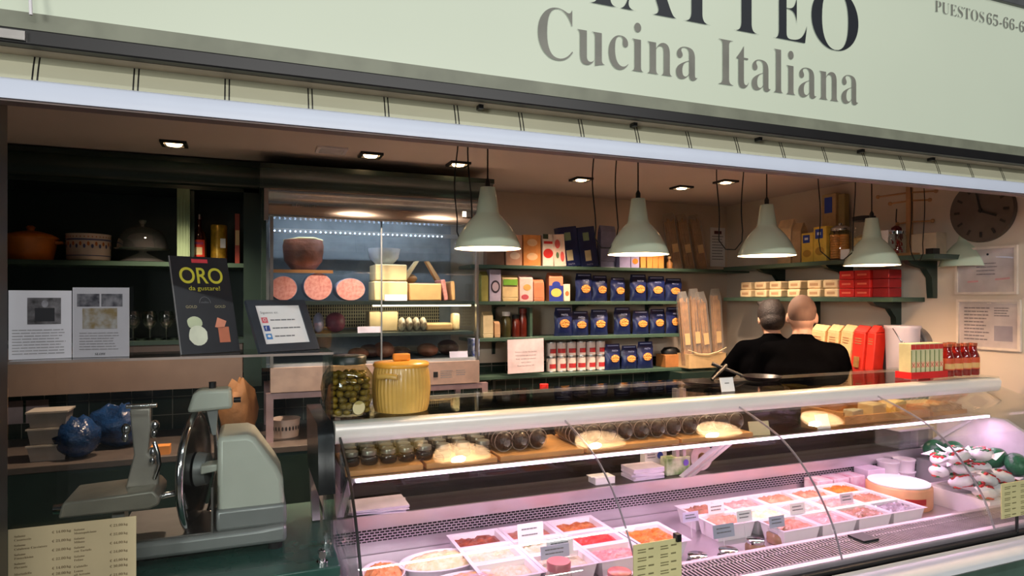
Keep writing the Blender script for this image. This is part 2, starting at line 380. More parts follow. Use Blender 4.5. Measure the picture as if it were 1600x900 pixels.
# ================================================================== LEFT CABINET
CD = 3.75
def cabinet():
    t = thing('wall_cabinet', 'dark green open wall cabinet with fluted pilaster and cornice', 'cabinet', (0, CD, 1.18))
    x0 = XL; x1 = .06; top = 2.232-1.18; b = 1.4325-1.18; dp = YB-CD
    m = MB(); m.box(x0, x1, dp-.015, dp, b, top)
    m.box(x0, x0+.02, 0, dp, b, top); m.box(x1-.09, x1, 0, dp, 0, top); m.box(x0, x1, 0, dp, top-.02, top); m.build('body', M_green, t)
    MB().box(x0+.02, x1-.09, 0, dp-.016, b-.02, b).build('shelf', M_green, t)
    s = 1.835-1.18
    MB().box(x0+.02, x1-.09, .0, dp-.016, s-.022, s).build('shelf', M_green2, t)
    MB().box(X(297, CD)+.001, X(297, CD)+.018, .02, dp-.016, s, top-.02).build('partition', M_green, t)
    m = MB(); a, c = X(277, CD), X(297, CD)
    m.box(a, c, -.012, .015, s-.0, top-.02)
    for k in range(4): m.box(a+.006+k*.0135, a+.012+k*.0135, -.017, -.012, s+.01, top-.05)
    m.build('pilaster', mat('pilaster_green', (112, 134, 104), .35), t)  # cabinet green painted paler where the downlight falls
    m = MB(); pr = [(dp, top), (0, top), (-.02, top+.012), (-.03, top+.03), (-.03, top+.045), (-.055, top+.06), (-.085, top+.10), (-.10, top+.10), (-.10, top+.125), (dp, top+.125)]
    m.prism(pr, x0, x1+.06, 'x'); m.build('cornice', M_green, t)
    MB().box(x0, x1-.095, .03, .05, 0, b-.02).build('fascia', mat('brown_fascia', (124, 104, 92), .45, var=.05), t)
cabinet()
SH1 = 1.835
def lbl(x, y): pass
# objects on the cabinet shelf
def crock():
    t = thing('casserole_dish', 'orange earthenware casserole with lid on the dark green shelf', 'pot', (X(47, 3.88), 3.89, SH1))
    Mo = mat('orange_glaze', (206, 118, 44), .3, var=.25, scale=8)
    MB().lathe([(.085, 0), (.095, .01), (.105, .06), (.112, .10), (.116, .108), (.0, .108)], seg=36).build('pot', Mo, t)
    MB().lathe([(.118, .108), (.118, .116), (.09, .132), (.04, .146), (.015, .150), (.016, .158), (.02, .166), (.012, .174), (0, .175)], seg=36).build('lid', Mo, t)
    for s in (-1, 1): MB().tube([(s*.108, -.03, .09), (s*.135, -.02, .092), (s*.135, .02, .092), (s*.108, .03, .09)], .008, 8).build('handle', Mo, t)
crock()
def bowl():
    t = thing('ceramic_bowl', 'white painted ceramic bowl with orange and blue bands on the shelf', 'bowl', (X(138, 3.88), 3.89, SH1))
    W = mat('cream_glaze', (232, 206, 190), .25, var=.04)
    MB().lathe([(.07, 0), (.088, .004), (.096, .012), (.098, .13), (.100, .138), (.094, .138), (.092, .02), (0, .018)], seg=40).build('bowl', W, t)
    m = MB(); m.lathe([(.0985, .104), (.0990, .112)], seg=40, caps=False, mi=0); m.lathe([(.0978, .026), (.0979, .030)], seg=40, caps=False, mi=0)
    for k in range(36):
        a = 2*PI*k/36; zc = .075+.012*(k % 2); r = .0985
        m.M = Matrix.Rotation(a, 4, 'Z') @ Matrix.Translation((0, -r, 0)); m.disc((0, zc), .006, .011, 1 if k % 2 else 0, 8); m.disc((0, .122), .0035, .0035, 1, 6)
    m.build('painted_pattern', [mat('bluegrey_glaze', (92, 92, 130), .3), mat('rust_glaze', (196, 110, 60), .3)], t)
bowl()
def dome():
    t = thing('cake_stand', 'clear glass cake stand under a knobbed glass dome', 'cake stand', (X(222, 3.86), 3.88, SH1))
    G = glass('dome_glass', (.96, .985, .96), 2.8, 0.0, .05)
    MB().lathe([(.10, 0), (.112, .004), (.10, .012), (.02, .05), (.018, .058), (.125, .066), (.13, .073), (.0, .073)], seg=40).build('stand', G, t)
    MB().lathe([(.118, .074), (.116, .10), (.108, .135), (.085, .168), (.05, .184), (.0, .188)], seg=40, caps=False).build('dome', G, t)
    MB().lathe([(0, .186), (.009, .188), (.008, .20), (.018, .21), (.016, .222), (0, .226)], seg=16).build('knob', G, t)
dome()
def bottle(loc, label):
    t = thing('liqueur_bottle', label, 'bottle', loc)
    MB().lathe([(.0, 0), (.036, 0), (.038, .006), (.038, .135), (.03, .165), (.013, .19), (.012, .235), (0, .235)], seg=24).build('bottle', mat('dark_red_glass', (60, 14, 10), .08, coat=.5), t)
    MB().lathe([(.0, .235), (.014, .235), (.014, .262), (0, .262)], seg=14).build('cap', M_chrome, t)
    m = MB(); m.lathe([(.0388, .035), (.0388, .125)], seg=16, a0=-2.4, a1=-.74, mi=0); m.lathe([(.0392, .045), (.0392, .085)], seg=10, a0=-2.0, a1=-1.1, mi=1)
    m.text('APEROL', -.026, .10, .013, -.0395, 2, width=.05); m.build('front_label', [mat('label_red', (210, 60, 40)), M_cream, M_blue], t)
bottle((X(311, 3.86), 3.86, SH1), 'dark red liqueur bottle with a cream and red label behind the pilaster')
t = thing('tall_tin', 'tall round golden tin with small pale label beside the liqueur bottle', 'tin', (X(342, 3.86), 3.87, SH1))
MB().lathe([(0, 0), (.040, 0), (.041, .004), (.041, .205), (.038, .21), (0, .212)], seg=28).build('can', mat('gold_tin', (176, 140, 44), .3, .3, var=.3, scale=30), t)
MB().box(.008, .034, -.043, -.030, .085, .135).build('paper_label', M_paper, t)
t = thing('box_file', 'narrow dark red box standing at the right end of the cabinet shelf', 'box', (X(371, 3.84), 3.86, SH1))
MB().box(-.012, .012, -.05, .05, 0, .27).build('box', mat('brick_red', (150, 60, 44)), t, bevel=.002); MB().box(-.010, .010, -.0515, -.05, .1, .18).build('paper_label', M_kraft, t)
# glasses on the bottom shelf
def wine_glass():
    t = thing('stem_glass', 'x', 'glass', (0, 0, 0), 0, 'stem glasses on the bottom cabinet shelf')
    G = glass('glassware', (.8, .82, .8), 3.0)
    MB().lathe([(.030, 0), (.030, .003), (.004, .008), (.004, .06), (.02, .072), (.034, .095), (.036, .12), (.030, .15)], seg=20, caps=False).build('goblet', G, t); return t
g0 = wine_glass(); gx = [214, 236, 259, 6, 30]
k = 0
for row in range(2):
    for x in (208, 234, 260, 284):
        D = 3.82+row*.09; L = (X(x, D), D, 1.4325)
        lab = f'clear stem glass, {ORD[[208,234,260,284].index(x)]} from the left in the {"front" if row == 0 else "back"} row behind the brochure'
        if k == 0: g0.location = L; g0['label'] = lab
        else: dup(g0, L, label=lab)
        k += 1

# ================================================================== FRIDGE
FD = 3.5; FX0 = .077; FX1 = 1.21
def fridge():
    t = thing('display_fridge', 'stainless steel wall fridge of hams and cheeses with sliding glass doors', 'fridge', (0, FD, 1.174))
    z = lambda v: v-1.174; dp = YB-FD
    Md = mat('fridge_grey', (140, 150, 158), .4, .3)
    m = MB(); m.box(FX0, FX1, dp-.02, dp, z(1.3), z(2.2)); m.box(FX0, FX0+.018, .12, dp-.02, z(1.3), z(2.2)); m.box(FX0, FX1, .02, dp-.02, z(2.17), z(2.2)); m.box(FX0, FX1, .02, dp-.02, z(1.298), z(1.312)); m.build('body', Md, t)
    MB().box(FX1-.012, FX1, .12, dp-.02, z(1.31), z(2.17)).build('side_glass', M_glass, t)
    m = MB(); m.box(FX0+.03, FX1-.08, dp-.03, dp-.021, z(1.47), z(1.63))
    m.build('back_mesh', mesh_mat(), t)
    m = MB(); m.prism([(-.012, z(2.06)), (-.018, z(2.072)), (-.006, z(2.09)), (-.006, z(2.16)), (-.02, z(2.172)), (-.02, z(2.2)), (.1, z(2.2)), (.1, z(2.06))], FX0+.01, FX1-.01, 'x')
    m.build('header', mat('header_steel', (196, 186, 176), .22, 1.0, var=.03, scale=6), t)
    MB().box(FX0-.01, FX0+.01, -.02, .1, z(2.04), z(2.2)).build('header_end', M_steel, t)
    m = MB(); m.box(1.105, 1.125, -.012, -.004, z(2.105), z(2.135), 0); m.box(1.13, 1.165, -.013, -.004, z(2.105), z(2.135), 1); m.build('thermostat', [M_plastic, M_black], t)
    for k in range(7): pass
    m = MB()
    for k, (a, b) in enumerate([(.2, .018), (.225, .006), (.24, .012), (.26, .01), (.276, .01), (.292, .01), (.308, .01)]): m.quad((a, -.0065, z(2.118)), (a+b, -.0065, z(2.118)), (a+b, -.0065, z(2.130)), (a, -.0065, z(2.130)))
    m.build('maker_mark', M_grey, t)
    MB().box(FX0+.02, FX1-.005, -.005, .10, z(1.174), z(1.298)).build('lower_fascia', mat('fascia_steel', (206, 176, 160), .4, .7), t)
    m = MB(); a = X(685, FD); m.box(a-.03, a-.005, -.008, -.004, z(1.215), z(1.245), 0)
    m.lines(a+.01, a+.08, z(1.25), 4, .012, -.006, 1); m.lines(a+.10, a+.16, z(1.25), 3, .012, -.006, 1); m.build('controls', [M_black, M_grey], t)
    xm = X(597, FD)
    MB().box(FX0+.02, xm+.01, .035, .041, z(1.312), z(2.06)).build('sliding_door', M_glass, t)
    MB().box(xm-.01, FX1-.02, .020, .026, z(1.312), z(2.06)).build('sliding_door', M_glass, t)
    MB().box(xm-.004, xm+.004, .014, .020, z(1.312), z(2.06)).build('door_edge', mat('pale_edge', (150, 160, 168), .2, .5), t)
    m = MB(); m.box(FX0+.018, FX0+.034, .0, .03, z(1.3), z(2.06)); m.box(FX1-.02, FX1-.008, 0, .03, z(1.3), z(2.06)); m.build('door_frame', M_steel, t)
    Ms = mat('glass_shelf_edge', (60, 72, 70), .3, .4)
    MB().box(FX0+.02, .52, .16, dp-.04, z(1.79), z(1.80)).build('shelf', M_glass, t)
    m = MB(); m.box(FX0+.02, .42, .150, .16, z(1.785), z(1.802)); m.build('shelf_edge', mat('warm_edge', (236, 170, 110), .3, .8), t)  # warm colour paints the lit line along this shelf edge
    MB().box(FX0+.02, FX1-.02, .06, dp-.03, z(1.615), z(1.635)).build('shelf', Ms, t)
    MB().box(FX0+.02, FX1-.02, .05, dp-.03, z(1.445), z(1.462)).build('shelf', Ms, t)
    m = MB()
    for k in range(36): m.ball((FX0+.05+k*.027, .30, z(2.02)), .004, .004, .004, 6, 0, 4)
    m.build('led_strip', mat('cool_led', (220, 235, 255), emit=12, ecol=(170, 205, 255)), t)
    MB().box(FX0+.02, FX1-.03, .302, .315, z(2.01), z(2.035)).build('led_rail', M_alu, t)
    MB().box(.62, FX1-.03, .07, .078, z(1.605), z(1.613)).build('shelf_tube', mat('warm_tube', (255, 240, 200), emit=5, ecol=(255, 236, 190)), t)
    area('fridge_light', ((FX0+FX1)/2, FD+.09, 2.15), (math.radians(12), 0, 0), 1.0, .04, 15, (.72, .84, 1.0))
    area('shelf_light', (.9, FD+.12, 1.60), (math.radians(15), 0, 0), .6, .03, 1.4, (1, .85, .6))
    # stand
    s = MB(); zt = z(1.138)
    for a in (FX0, FX1+.02):
        for b in (.02, dp-.06): s.box(a, a+.035, b, b+.035, z(.92), zt)
    s.box(FX0, FX1+.055, .02, .055, zt, zt+.03); s.box(FX0, FX1+.055, dp-.06, dp-.025, zt, zt+.03)
    s.build('stand', mat('stand_steel', (186, 156, 158), .4, .6), t)
    m = MB(); top = z(2.2); pr = [(dp, top), (.03, top), (-.02, top), (-.03, top+.018), (-.03, top+.035), (-.055, top+.05), (-.085, top+.085), (-.10, top+.085), (-.10, top+.11), (dp, top+.11)]
    m.prism(pr, FX0-.03, FX1+.05, 'x'); m.build('cornice', M_green, t)
    MB().box(FX0-.02, FX0-.0, .0, dp, z(1.3), z(2.2)).build('side_panel', M_green, t)
def mesh_mat():
    m = bpy.data.materials.new('perforated_back'); m.use_nodes = True; nt = m.node_tree; n = nt.nodes; b = n['Principled BSDF']
    tc = n.new('ShaderNodeTexCoord'); sx = n.new('ShaderNodeSeparateXYZ'); nt.links.new(tc.outputs['Object'], sx.inputs[0])
    cx = n.new('ShaderNodeCombineXYZ'); nt.links.new(sx.outputs['X'], cx.inputs[0]); nt.links.new(sx.outputs['Z'], cx.inputs[1])
    br = n.new('ShaderNodeTexBrick'); br.offset = 0; br.inputs['Scale'].default_value = 1; br.inputs['Brick Width'].default_value = .014; br.inputs['Row Height'].default_value = .02
    br.inputs['Mortar Size'].default_value = .003; br.inputs['Color1'].default_value = rgb(30, 30, 28); br.inputs['Color2'].default_value = rgb(36, 36, 32); br.inputs['Mortar'].default_value = rgb(200, 190, 150)
    nt.links.new(cx.outputs[0], br.inputs['Vector']); nt.links.new(br.outputs['Color'], b.inputs['Base Color']); b.inputs['Roughness'].default_value = .5
    return m
fridge()
# foods in the fridge
Mpink = mat('mortadella', (196, 122, 118), .45, var=.0, scale=60, col2=(220, 160, 152))
Mrind = mat('ham_rind', (128, 76, 56), .5, var=.3, scale=12, bump=.3)
Mblue = mat('bluish_wrap', (150, 150, 178), .3, var=.1)
Mcheese = mat('pale_cheese', (226, 204, 156), .5, var=.08, scale=8)
Mcheese2 = mat('amber_cheese', (206, 164, 112), .5, var=.12, scale=10)
Mdark = mat('dark_salami', (70, 44, 40), .5, var=.3, scale=25, bump=.4)
def mort(x, y, r, D, label, cut=Mpink, rind=Mblue, L=.2, sz=1):
    z = H(x, y, D)
    t = thing('mortadella', label, 'cold meat', (X(x, D), D, z))
    MB().lathe([(0, 0), (r*.97, 0), (r, .012), (r*.98, L*.8), (r*.6, L), (0, L*1.02)], (0, 0, r*sz), 28, axis='y', sy=sz).build('rind', rind, t)
    MB().lathe([(0, -.002), (r*.95, -.001), (r*.95, .001)], (0, 0, r*sz), 28, axis='y', sy=sz).build('cut_face', cut, t)
def fy(x, z): return z
def place(x, D, z): return (X(x, D), D, z)
def mort2(x, r, z, D, label, **k):
    mort(x, 0, r, D, label, **k)
    o = [o for o in bpy.data.objects if o.get('label') == label][0]; o.location.z = z
mort2(443, .070, 1.636, 3.66, 'pink mortadella end with slanted face at the far left of the fridge', L=.24, sz=.95)
mort2(497, .0765, 1.636, 3.66, 'large round pink mortadella cut face in the middle left of the fridge')
mort2(548, .080, 1.636, 3.66, 'mortadella with bluish grey wrapper beside the stacked cheeses', sz=.78)
def slab(name, label, cat, x0, x1, ztop, zbot, D, dp, m, lean=0, bev=.006, cut=None):
    a, b = X(x0, D), X(x1, D)
    o = MB().box(-(b-a)/2, (b-a)/2, 0, dp, 0, ztop-zbot).build(name, m, loc=((a+b)/2, D, zbot), bevel=bev, rot=(0, lean, 0)); return tag(o, label, cat)
slab('cheese_block', 'pale rectangular cheese block, upper one of the stack in the fridge', 'cheese', 587, 636, 1.840, 1.748, 3.66, .2, Mcheese)
slab('cheese_block', 'pale rectangular cheese block, lower one of the stack in the fridge', 'cheese', 585, 637, 1.745, 1.636, 3.66, .2, Mcheese)
slab('cheese_block', 'amber flat cheese slab right of the stacked pale blocks', 'cheese', 640, 690, 1.735, 1.636, 3.66, .2, Mcheese2)
slab('cheese_slice', 'upright thin reddish slice leaning by the fridge right side', 'cheese', 694, 701, 1.76, 1.637, 3.68, .15, Mpink, lean=-.16)
slab('cheese_slice', 'upright pinkish slice standing at the right fridge edge', 'cheese', 706, 712, 1.75, 1.637, 3.68, .15, Mcheese2, lean=-.05)
def lump(name, label, cat, x, D, z, rx, ry, rz, m, seg=24):
    b = MB(); b.ball((0, 0, rz), rx, ry, rz, seg, 0, 14); o = b.build(name, m, loc=(X(x, D), D, z))
    for v in o.data.vertices:
        n = math.sin(v.co.x*60+v.co.z*40)+math.sin(v.co.y*50+v.co.z*70+1); v.co.x *= 1+.03*n; v.co.y *= 1+.03*n
    return tag(o, label, cat)
t = thing('cured_ham', 'dark cured ham half on the upper left fridge shelf', 'ham', place(474, 3.74, 1.802))
MB().lathe([(0, 0), (.06, .0), (.10, .05), (.108, .13), (.10, .165), (.05, .175), (0, .176)], seg=28, sy=.8).build('ham', Mrind, t)
MB().tube([(-.10, .0, .16), (-.03, -.07, .17), (.05, -.07, .172), (.1, 0, .165)], .006).build('string', M_cream, t)
t = thing('glass_bowl', 'white fluted half bowl standing in the upper middle of the fridge', 'bowl', place(600, 3.78, 1.8405))
MB().lathe([(.0, 0), (.05, .008), (.08, .04), (.092, .095), (.088, .095), (.075, .04), (0, .012)], seg=36, wob=lambda a, z: .03*math.sin(a*14)).build('bowl', mat('white_fluted', (200, 206, 216), .3), t)
o = MB().prism([(-.12, 0), (-.02, .13), (.0, .13), (-.085, 0)], 0, .05, 'y').build('cheese_wedge', Mcheese, loc=place(655, 3.8, 1.74)); tag(o, 'long pale cheese wedge leaning left in the upper right of the fridge', 'cheese')
o = MB().prism([(-.01, .13), (.01, .13), (.095, .0), (.065, 0)], 0, .05, 'y').build('cheese_wedge', Mcheese2, loc=place(668, 3.8, 1.74)); tag(o, 'long amber cheese wedge leaning right in the upper right of the fridge', 'cheese')
slab('cheese_crate', 'dark crate carrying the leaning cheese wedges in the fridge', 'crate', 636, 700, 1.74, 1.637, 3.87, .08, mat('green_black', (40, 52, 50), .4))
lump('cheese_piece', 'small brown cheese piece above the stacked pale blocks', 'cheese', 640, 3.88, 1.741, .045, .05, .028, Mcheese2)
for i, (x, m, a, b, lab) in enumerate([(498, Mblue, .028, .055, 'wrapped pale violet piece on the lower fridge shelf at the left'), (524, mat('purple_meat', (120, 56, 74), .5, var=.3, scale=25), .055, .055, 'purple coppa cut on the lower fridge shelf'), (478, Mdark, .03, .03, 'dark small sausage end at the left of the lower fridge shelf')]):
    lump('cured_meat', lab, 'cold meat', x, 3.66+.02*i, 1.463, a, .06, b, m)
slab('cheese_block', 'tan cheese block under the lit tube, left one', 'cheese', 577, 622, 1.575, 1.463, 3.68, .12, mat('tan_cheese', (190, 168, 128), .5, var=.1))
for i in range(4): lump('fresh_sausage', f'pale bundled cheese roll, {ORD[i]} from the left under the lit tube', 'cheese', 628+i*11, 3.66, 1.463, .018, .05, .04, mat('speckled_rind', (190, 180, 160), .6, col2=(110, 90, 70), scale=40))
o = MB().box(-.08, .08, 0, .08, 0, .045).build('cheese_chunk', Mcheese2, loc=place(687, 3.64, 1.463), bevel=.012); tag(o, 'low amber cheese chunk lying on the lower fridge shelf', 'cheese')
o = MB().box(-.02, .02, 0, .08, 0, .10).build('cheese_chunk', Mcheese, loc=place(714, 3.66, 1.463), bevel=.012); tag(o, 'upright cheese chunk at the right end of the lower fridge shelf', 'cheese')
for i, x in enumerate([560, 578, 600, 625, 668, 700]):
    lump('salami', f'{ORD[i]} dark salami from the left on the fridge floor', 'salami', x, 3.7+(i % 2)*.04, 1.313, .06, .10, .03+.008*(i % 3), Mdark if i % 2 else Mrind)
for i, (x0, x1, yt, yb, z) in enumerate([(601, 636, 460, 470, 1.636), (559, 597, 512, 522, 1.463), (703, 731, 540, 549, 1.36)]):
    D = 3.565; a, b = X(x0, D), X(x1, D)
    hh = .035
    zz = [1.6365, 1.4635, 1.3135][i]
    o = MB().box(-(b-a)/2, (b-a)/2, 0, .004, 0, hh).build('price_tag', mat('lilac_card', (214, 206, 230), .6), loc=((a+b)/2, D, zz), rot=(-.25, 0, 0)); tag(o, 'small pale price tag in the fridge '+['under the stacked cheeses', 'beside the tan cheese block', 'by the salamis at the right'][i], 'price tag')
o = MB().box(-.02, .02, 0, .10, 0, .10).build('carton', mat('blue_stripes', (50, 80, 170), .4, col2=(210, 215, 230), scale=40), loc=place(744, 3.6, 1.3135)); tag(o, 'small blue and white striped carton inside the fridge right corner', 'carton')

# ================================================================== PASTA SHELVES
SD = 3.85
SHZ = [1.86, 1.63, 1.40, 1.16]
XP1 = X(1068, SD)
def shelves():
    for i, z in enumerate(SHZ):
        xe = XP1 if i in (1, 2) else (XR if i == 0 else X(1140, SD))
        lab = ['long dark green wall shelf of boxes, topmost on the back wall', 'dark green wall shelf of pasta, second from top', 'dark green wall shelf of pasta bags, third from top', 'dark green wall shelf of red cans, lowest on the back wall'][i]
        t = thing('wall_shelf', lab, 'shelf', (0, SD, z-.022), 0, 'green wall shelves')
        MB().box(FX1+.06, xe-.001, 0, YB-SD, 0, .022).build('board', M_green2, t, bevel=.002)
        for k, xb in enumerate((1.5, 2.1, 2.7)):
            if i: MB().prism([(YB-SD, -.10), (YB-SD-.015, -.10), (YB-SD-.02, -.03), (YB-SD-.06, -.012), (.05, -.01), (.05, 0), (YB-SD, 0)], xb, xb+.02, 'x').build('bracket', M_green, t)
shelves()
def pasta_bag():
    t = thing('pasta_bag', 'x', 'pasta bag', (0, 0, 0), 0, 'navy pasta bags')
    m = MB(); W, Hh, T = .062, .175, .03; nx, nz = 8, 10; vs = []
    for side in (-1, 1):
        for j in range(nz+1):
            v = j/nz; th = T*(math.sin(PI*min(1, v*1.02+.18)) if v < .86 else .12+.2*(1-v)); wd = W*(1+.04*math.cos(v*9)) * (1 if v < .86 else .96)
            for i in range(nx+1):
                u = -1+2*i/nx; vs.append((u*wd, side*max(th, .002)*math.sqrt(max(0, 1-abs(u)**2.4)), v*Hh))
    N = (nx+1)*(nz+1); fs = []
    for sd in (0, 1):
        for j in range(nz):
            for i in range(nx):
                a = sd*N+j*(nx+1)+i; q = (a, a+1, a+nx+2, a+nx+1); fs.append(q if sd == 0 else q[::-1])
    m.add(vs, fs, 0, True); m.build('bag', M_navy, t)
    b = MB(); b.disc((0, .078), .034, .026, 0, 20, -.0325, .06)
    for k in range(14):
        a = random.uniform(0, 6.28); r = random.uniform(0, 1)**.5; b.ball((r*.03*math.cos(a), -.031, .078+r*.021*math.sin(a)), .008, .004, .005, 8, 0, 4)
    b.build('pasta_window', mat('pasta', (214, 144, 70), .5, var=.25, scale=60), t)
    c = MB(); c.box(-.045, .045, -.006, -.004, .160, .166); c.text('PASTA', 0, .125, .012, -.031, 0, align='c'); c.build('printed_pattern', mat('pale_blue_print', (150, 160, 200), .5), t)
    return t
pb = pasta_bag(); first = True
rows = [(1, [912, 937, 965, 997, 1025, 1052], 1.0), (2, [880, 906, 936, 972, 1001, 1027, 1051], 1.0), (3, [957, 983, 1008], 1.0)]
for r, xs, s in rows:
    for i, x in enumerate(xs):
        D = 3.905+(.01*(i % 2)); sh = ['', 'second', 'third', 'lowest'][r]
        lab = f'navy pasta bag with orange oval window, {nth(i, len(xs))} on the {sh} shelf'
        L = (X(x, D), D, SHZ[r]); sc = 1+.08*math.sin(i*2.1+r); rz = random.uniform(-.15, .15)
        g = f'navy pasta bags on the {sh} shelf'
        if first: pb.location = L; pb['label'] = lab; pb['group'] = g; pb.scale = (1, 1, sc); first = False
        else: dup(pb, L, rz, lab, g, (1.0 if i < 3 or r == 2 else 1.06, 1, sc))
# dark row behind the front pasta bags
def pack(name, label, x0, x1, y0, D, z, colr, dp=.06, cat='packet', lean=0, c2=None, kind=None, rz=0):
    """upright packet: photo columns give its width, row y0 its top"""
    a, b = X(x0, D), X(x1, D); xm = (a+b)/2; hgt = H((x0+x1)/2, y0, D)-z; W = (b-a)
    t = thing(name, label, cat, (xm, D, z), rz)
    mm = colr if not isinstance(colr, tuple) else mat('pk_%d_%d_%d' % colr, colr, .5, var=.12, scale=18)
    if lean: t.rotation_euler = (0, lean, rz)
    m = MB()
    if kind == 'box': m.box(-W/2, W/2, 0, dp, 0, hgt)
    elif kind == 'gable':
        m.frus(W, dp, W, dp, 0, hgt*.84, cy=dp/2); m.frus(W, dp, W, .008, hgt*.84, hgt, cy=dp/2)
    else:
        m.frus(W*.94, dp, W, dp*1.02, 0, hgt*.15, cy=dp/2); m.frus(W, dp*1.02, W*.97, dp*.85, hgt*.15, hgt*.85, cy=dp/2); m.frus(W*.97, dp*.85, W, .006, hgt*.85, hgt, cy=dp/2)
    m.build('packet', mm, t, bevel=.003)
    return t, W, hgt
def deco(t, name, fn, mats):
    m = MB(); fn(m); return m.build(name, mats, t)
C = lambda r, g, b: mat('pk_%d_%d_%d' % (r, g, b), (r, g, b), .5, var=.1, scale=18)
z0 = SHZ[0]; D = 3.88
t, W, h = pack('biscuit_box', 'dull brown box at the left end of the top shelf', 760, 788, 390, D, z0, (120, 88, 70), kind='box')
t, W, h = pack('biscuit_box', 'peach biscuit box left of the orange one on the top shelf', 791, 816, 367, D, z0, (206, 150, 118), kind='box')
deco(t, 'printed_pattern', lambda m: (m.disc((.005, h*.32), W*.32, h*.12, 0, 14, -.001)), [C(232, 200, 170)])
t, W, h = pack('biscuit_box', 'orange biscuit box with two pictured biscuits on the top shelf', 818, 845, 367, D, z0, (222, 140, 70), kind='box')
deco(t, 'printed_pattern', lambda m: (m.disc((0, h*.3), W*.32, h*.12, 0, 14, -.001), m.disc((0, h*.75), W*.3, h*.12, 0, 14, -.001)), [C(240, 190, 140)])
t, W, h = pack('rice_box', 'white and red box on the top shelf beside the orange box', 848, 865, 366, D, z0, (236, 214, 196), kind='box')
deco(t, 'printed_pattern', lambda m: (m.disc((0, h*.40), W*.45, h*.15, 0, 14, -.001), m.quad((-W*.4, -.001, h*.7), (W*.4, -.001, h*.7), (W*.4, -.001, h*.78), (-W*.4, -.001, h*.78), 0), m.quad((-W/2, -.001, h*.85), (0, -.001, h*.85), (0, -.001, h), (-W/2, -.001, h), 1)), [C(210, 40, 36), C(50, 60, 40)])
t, W, h = pack('rice_box', 'cream box with pink flowers next to the navy gift boxes', 866, 885, 366, D, z0, (240, 206, 186), kind='box', lean=-.08)
deco(t, 'printed_pattern', lambda m: (m.disc((-.01, h*.7), W*.22, h*.14, 0, 14, -.001), m.disc((.02, h*.3), W*.16, h*.16, 0, 14, -.001), m.disc((-.015, h*.35), W*.12, h*.1, 1, 12, -.001)), [C(222, 90, 84), C(90, 120, 80)])
for i, (a, b) in enumerate([(880, 908), (909, 936)]):
    t, W, h = pack('gift_box', ['large navy gift box with windows, left of the pair on the top shelf', 'large navy gift box with windows, right of the pair on the top shelf'][i], a, b, 354, D+.02, z0, M_navy, kind='box', lean=-.14, dp=.07)
    deco(t, 'lower_window', lambda m: m.box(-W*.22, W*.12, -.0015, 0, h*.16, h*.42), C(206, 190, 150)); deco(t, 'upper_window', lambda m: m.box(-W*.22, W*.12, -.0015, 0, h*.66, h*.86), C(120, 140, 110)); deco(t, 'printed_pattern', lambda m: m.text('PASTA', 0, h*.05, .012, -.001, 0, align='c'), C(150, 150, 180))
t, W, h = pack('pasta_packet', 'translucent lilac packet right of the navy gift boxes', 938, 962, 352, D+.04, z0, (120, 118, 148), lean=.03)
t, W, h = pack('small_carton', 'lavender carton under the second pendant lamp', 968, 985, 398, D, z0, (160, 150, 190), kind='box')
t, W, h = pack('small_carton', 'lavender carton with orange spot under the second pendant lamp', 986, 999, 398, D, z0, (170, 160, 200), kind='box')
deco(t, 'printed_pattern', lambda m: m.disc((0, h*.5), W*.35, h*.22, 0, 14, -.001), [C(230, 130, 40)])
for i, x in enumerate([1001, 1011, 1020, 1029]):
    pack('cracker_packet', f'orange cracker packet, {nth(i, 4)} of the row under the second pendant lamp', x, x+8.5, 398, D, z0, (226, 152, 76), kind='box')
t = thing('small_bottle', 'tiny corked bottle at the right end of the top shelf', 'bottle', place(1046, D, z0))
MB().lathe([(0, 0), (.02, 0), (.021, .04), (.008, .055), (.008, .07), (0, .07)], seg=16).build('bottle', C(150, 100, 50), t); MB().cyl((0, 0, .0701), .012, .015).build('cork', M_kraft, t)
# second shelf, left part
z1 = SHZ[1]
t, W, h = pack('cereal_packet', 'yellow green packet beside the fridge on the second shelf', 752, 763, 424, D, z1, (150, 140, 70), kind='gable')
t, W, h = pack('cereal_box', 'grey lilac box with a dark ring on the second shelf', 765, 783, 421, D, z1, (178, 166, 186), kind='box')
deco(t, 'printed_pattern', lambda m: (m.disc((0, h*.46), W*.4, h*.20, 0, 18, -.001), m.disc((0, h*.46), W*.28, h*.14, 1, 18, -.0015)), [C(50, 40, 50), C(190, 170, 180)])
t, W, h = pack('cereal_packet', 'green topped tan packet on the second shelf', 785, 810, 430, D, z1, (200, 172, 122))
deco(t, 'printed_pattern', lambda m: m.box(-W*.44, W*.44, -.0045, .0, h*.62, h*.84), [C(110, 160, 50)])
t, W, h = pack('flour_packet', 'pink and white packet with a cookie picture on the second shelf', 812, 833, 429, D, z1, (226, 176, 166), kind='gable')
deco(t, 'printed_pattern', lambda m: (m.disc((.005, h*.52), W*.28, h*.12, 0, 16, -.001), m.disc((-.01, h*.16), W*.28, h*.1, 1, 16, -.001)), [C(196, 150, 80), C(170, 70, 80)])
t, W, h = pack('flour_packet', 'small brown and red packet beside the pink packet', 834, 851, 436, D, z1, (182, 112, 76))
t, W, h = pack('pasta_carton', 'blue carton with orange top and yellow window on the second shelf', 858, 880, 426, D, z1, (210, 128, 92), kind='gable')
deco(t, 'printed_pattern', lambda m: (m.quad((-W/2, -.001, 0), (W/2, -.001, 0), (W/2, -.001, h*.55), (-W/2, -.001, h*.55), 0), m.disc((0, h*.3), W*.38, h*.15, 1, 16, -.002), m.disc((0, h*.58), W*.3, h*.12, 0, 16, -.0015)), [C(40, 56, 140), C(226, 184, 90)])
t, W, h = pack('pasta_carton', 'narrow cream carton beside the blue and orange one', 881, 891, 444, D, z1, (226, 208, 180), kind='box')
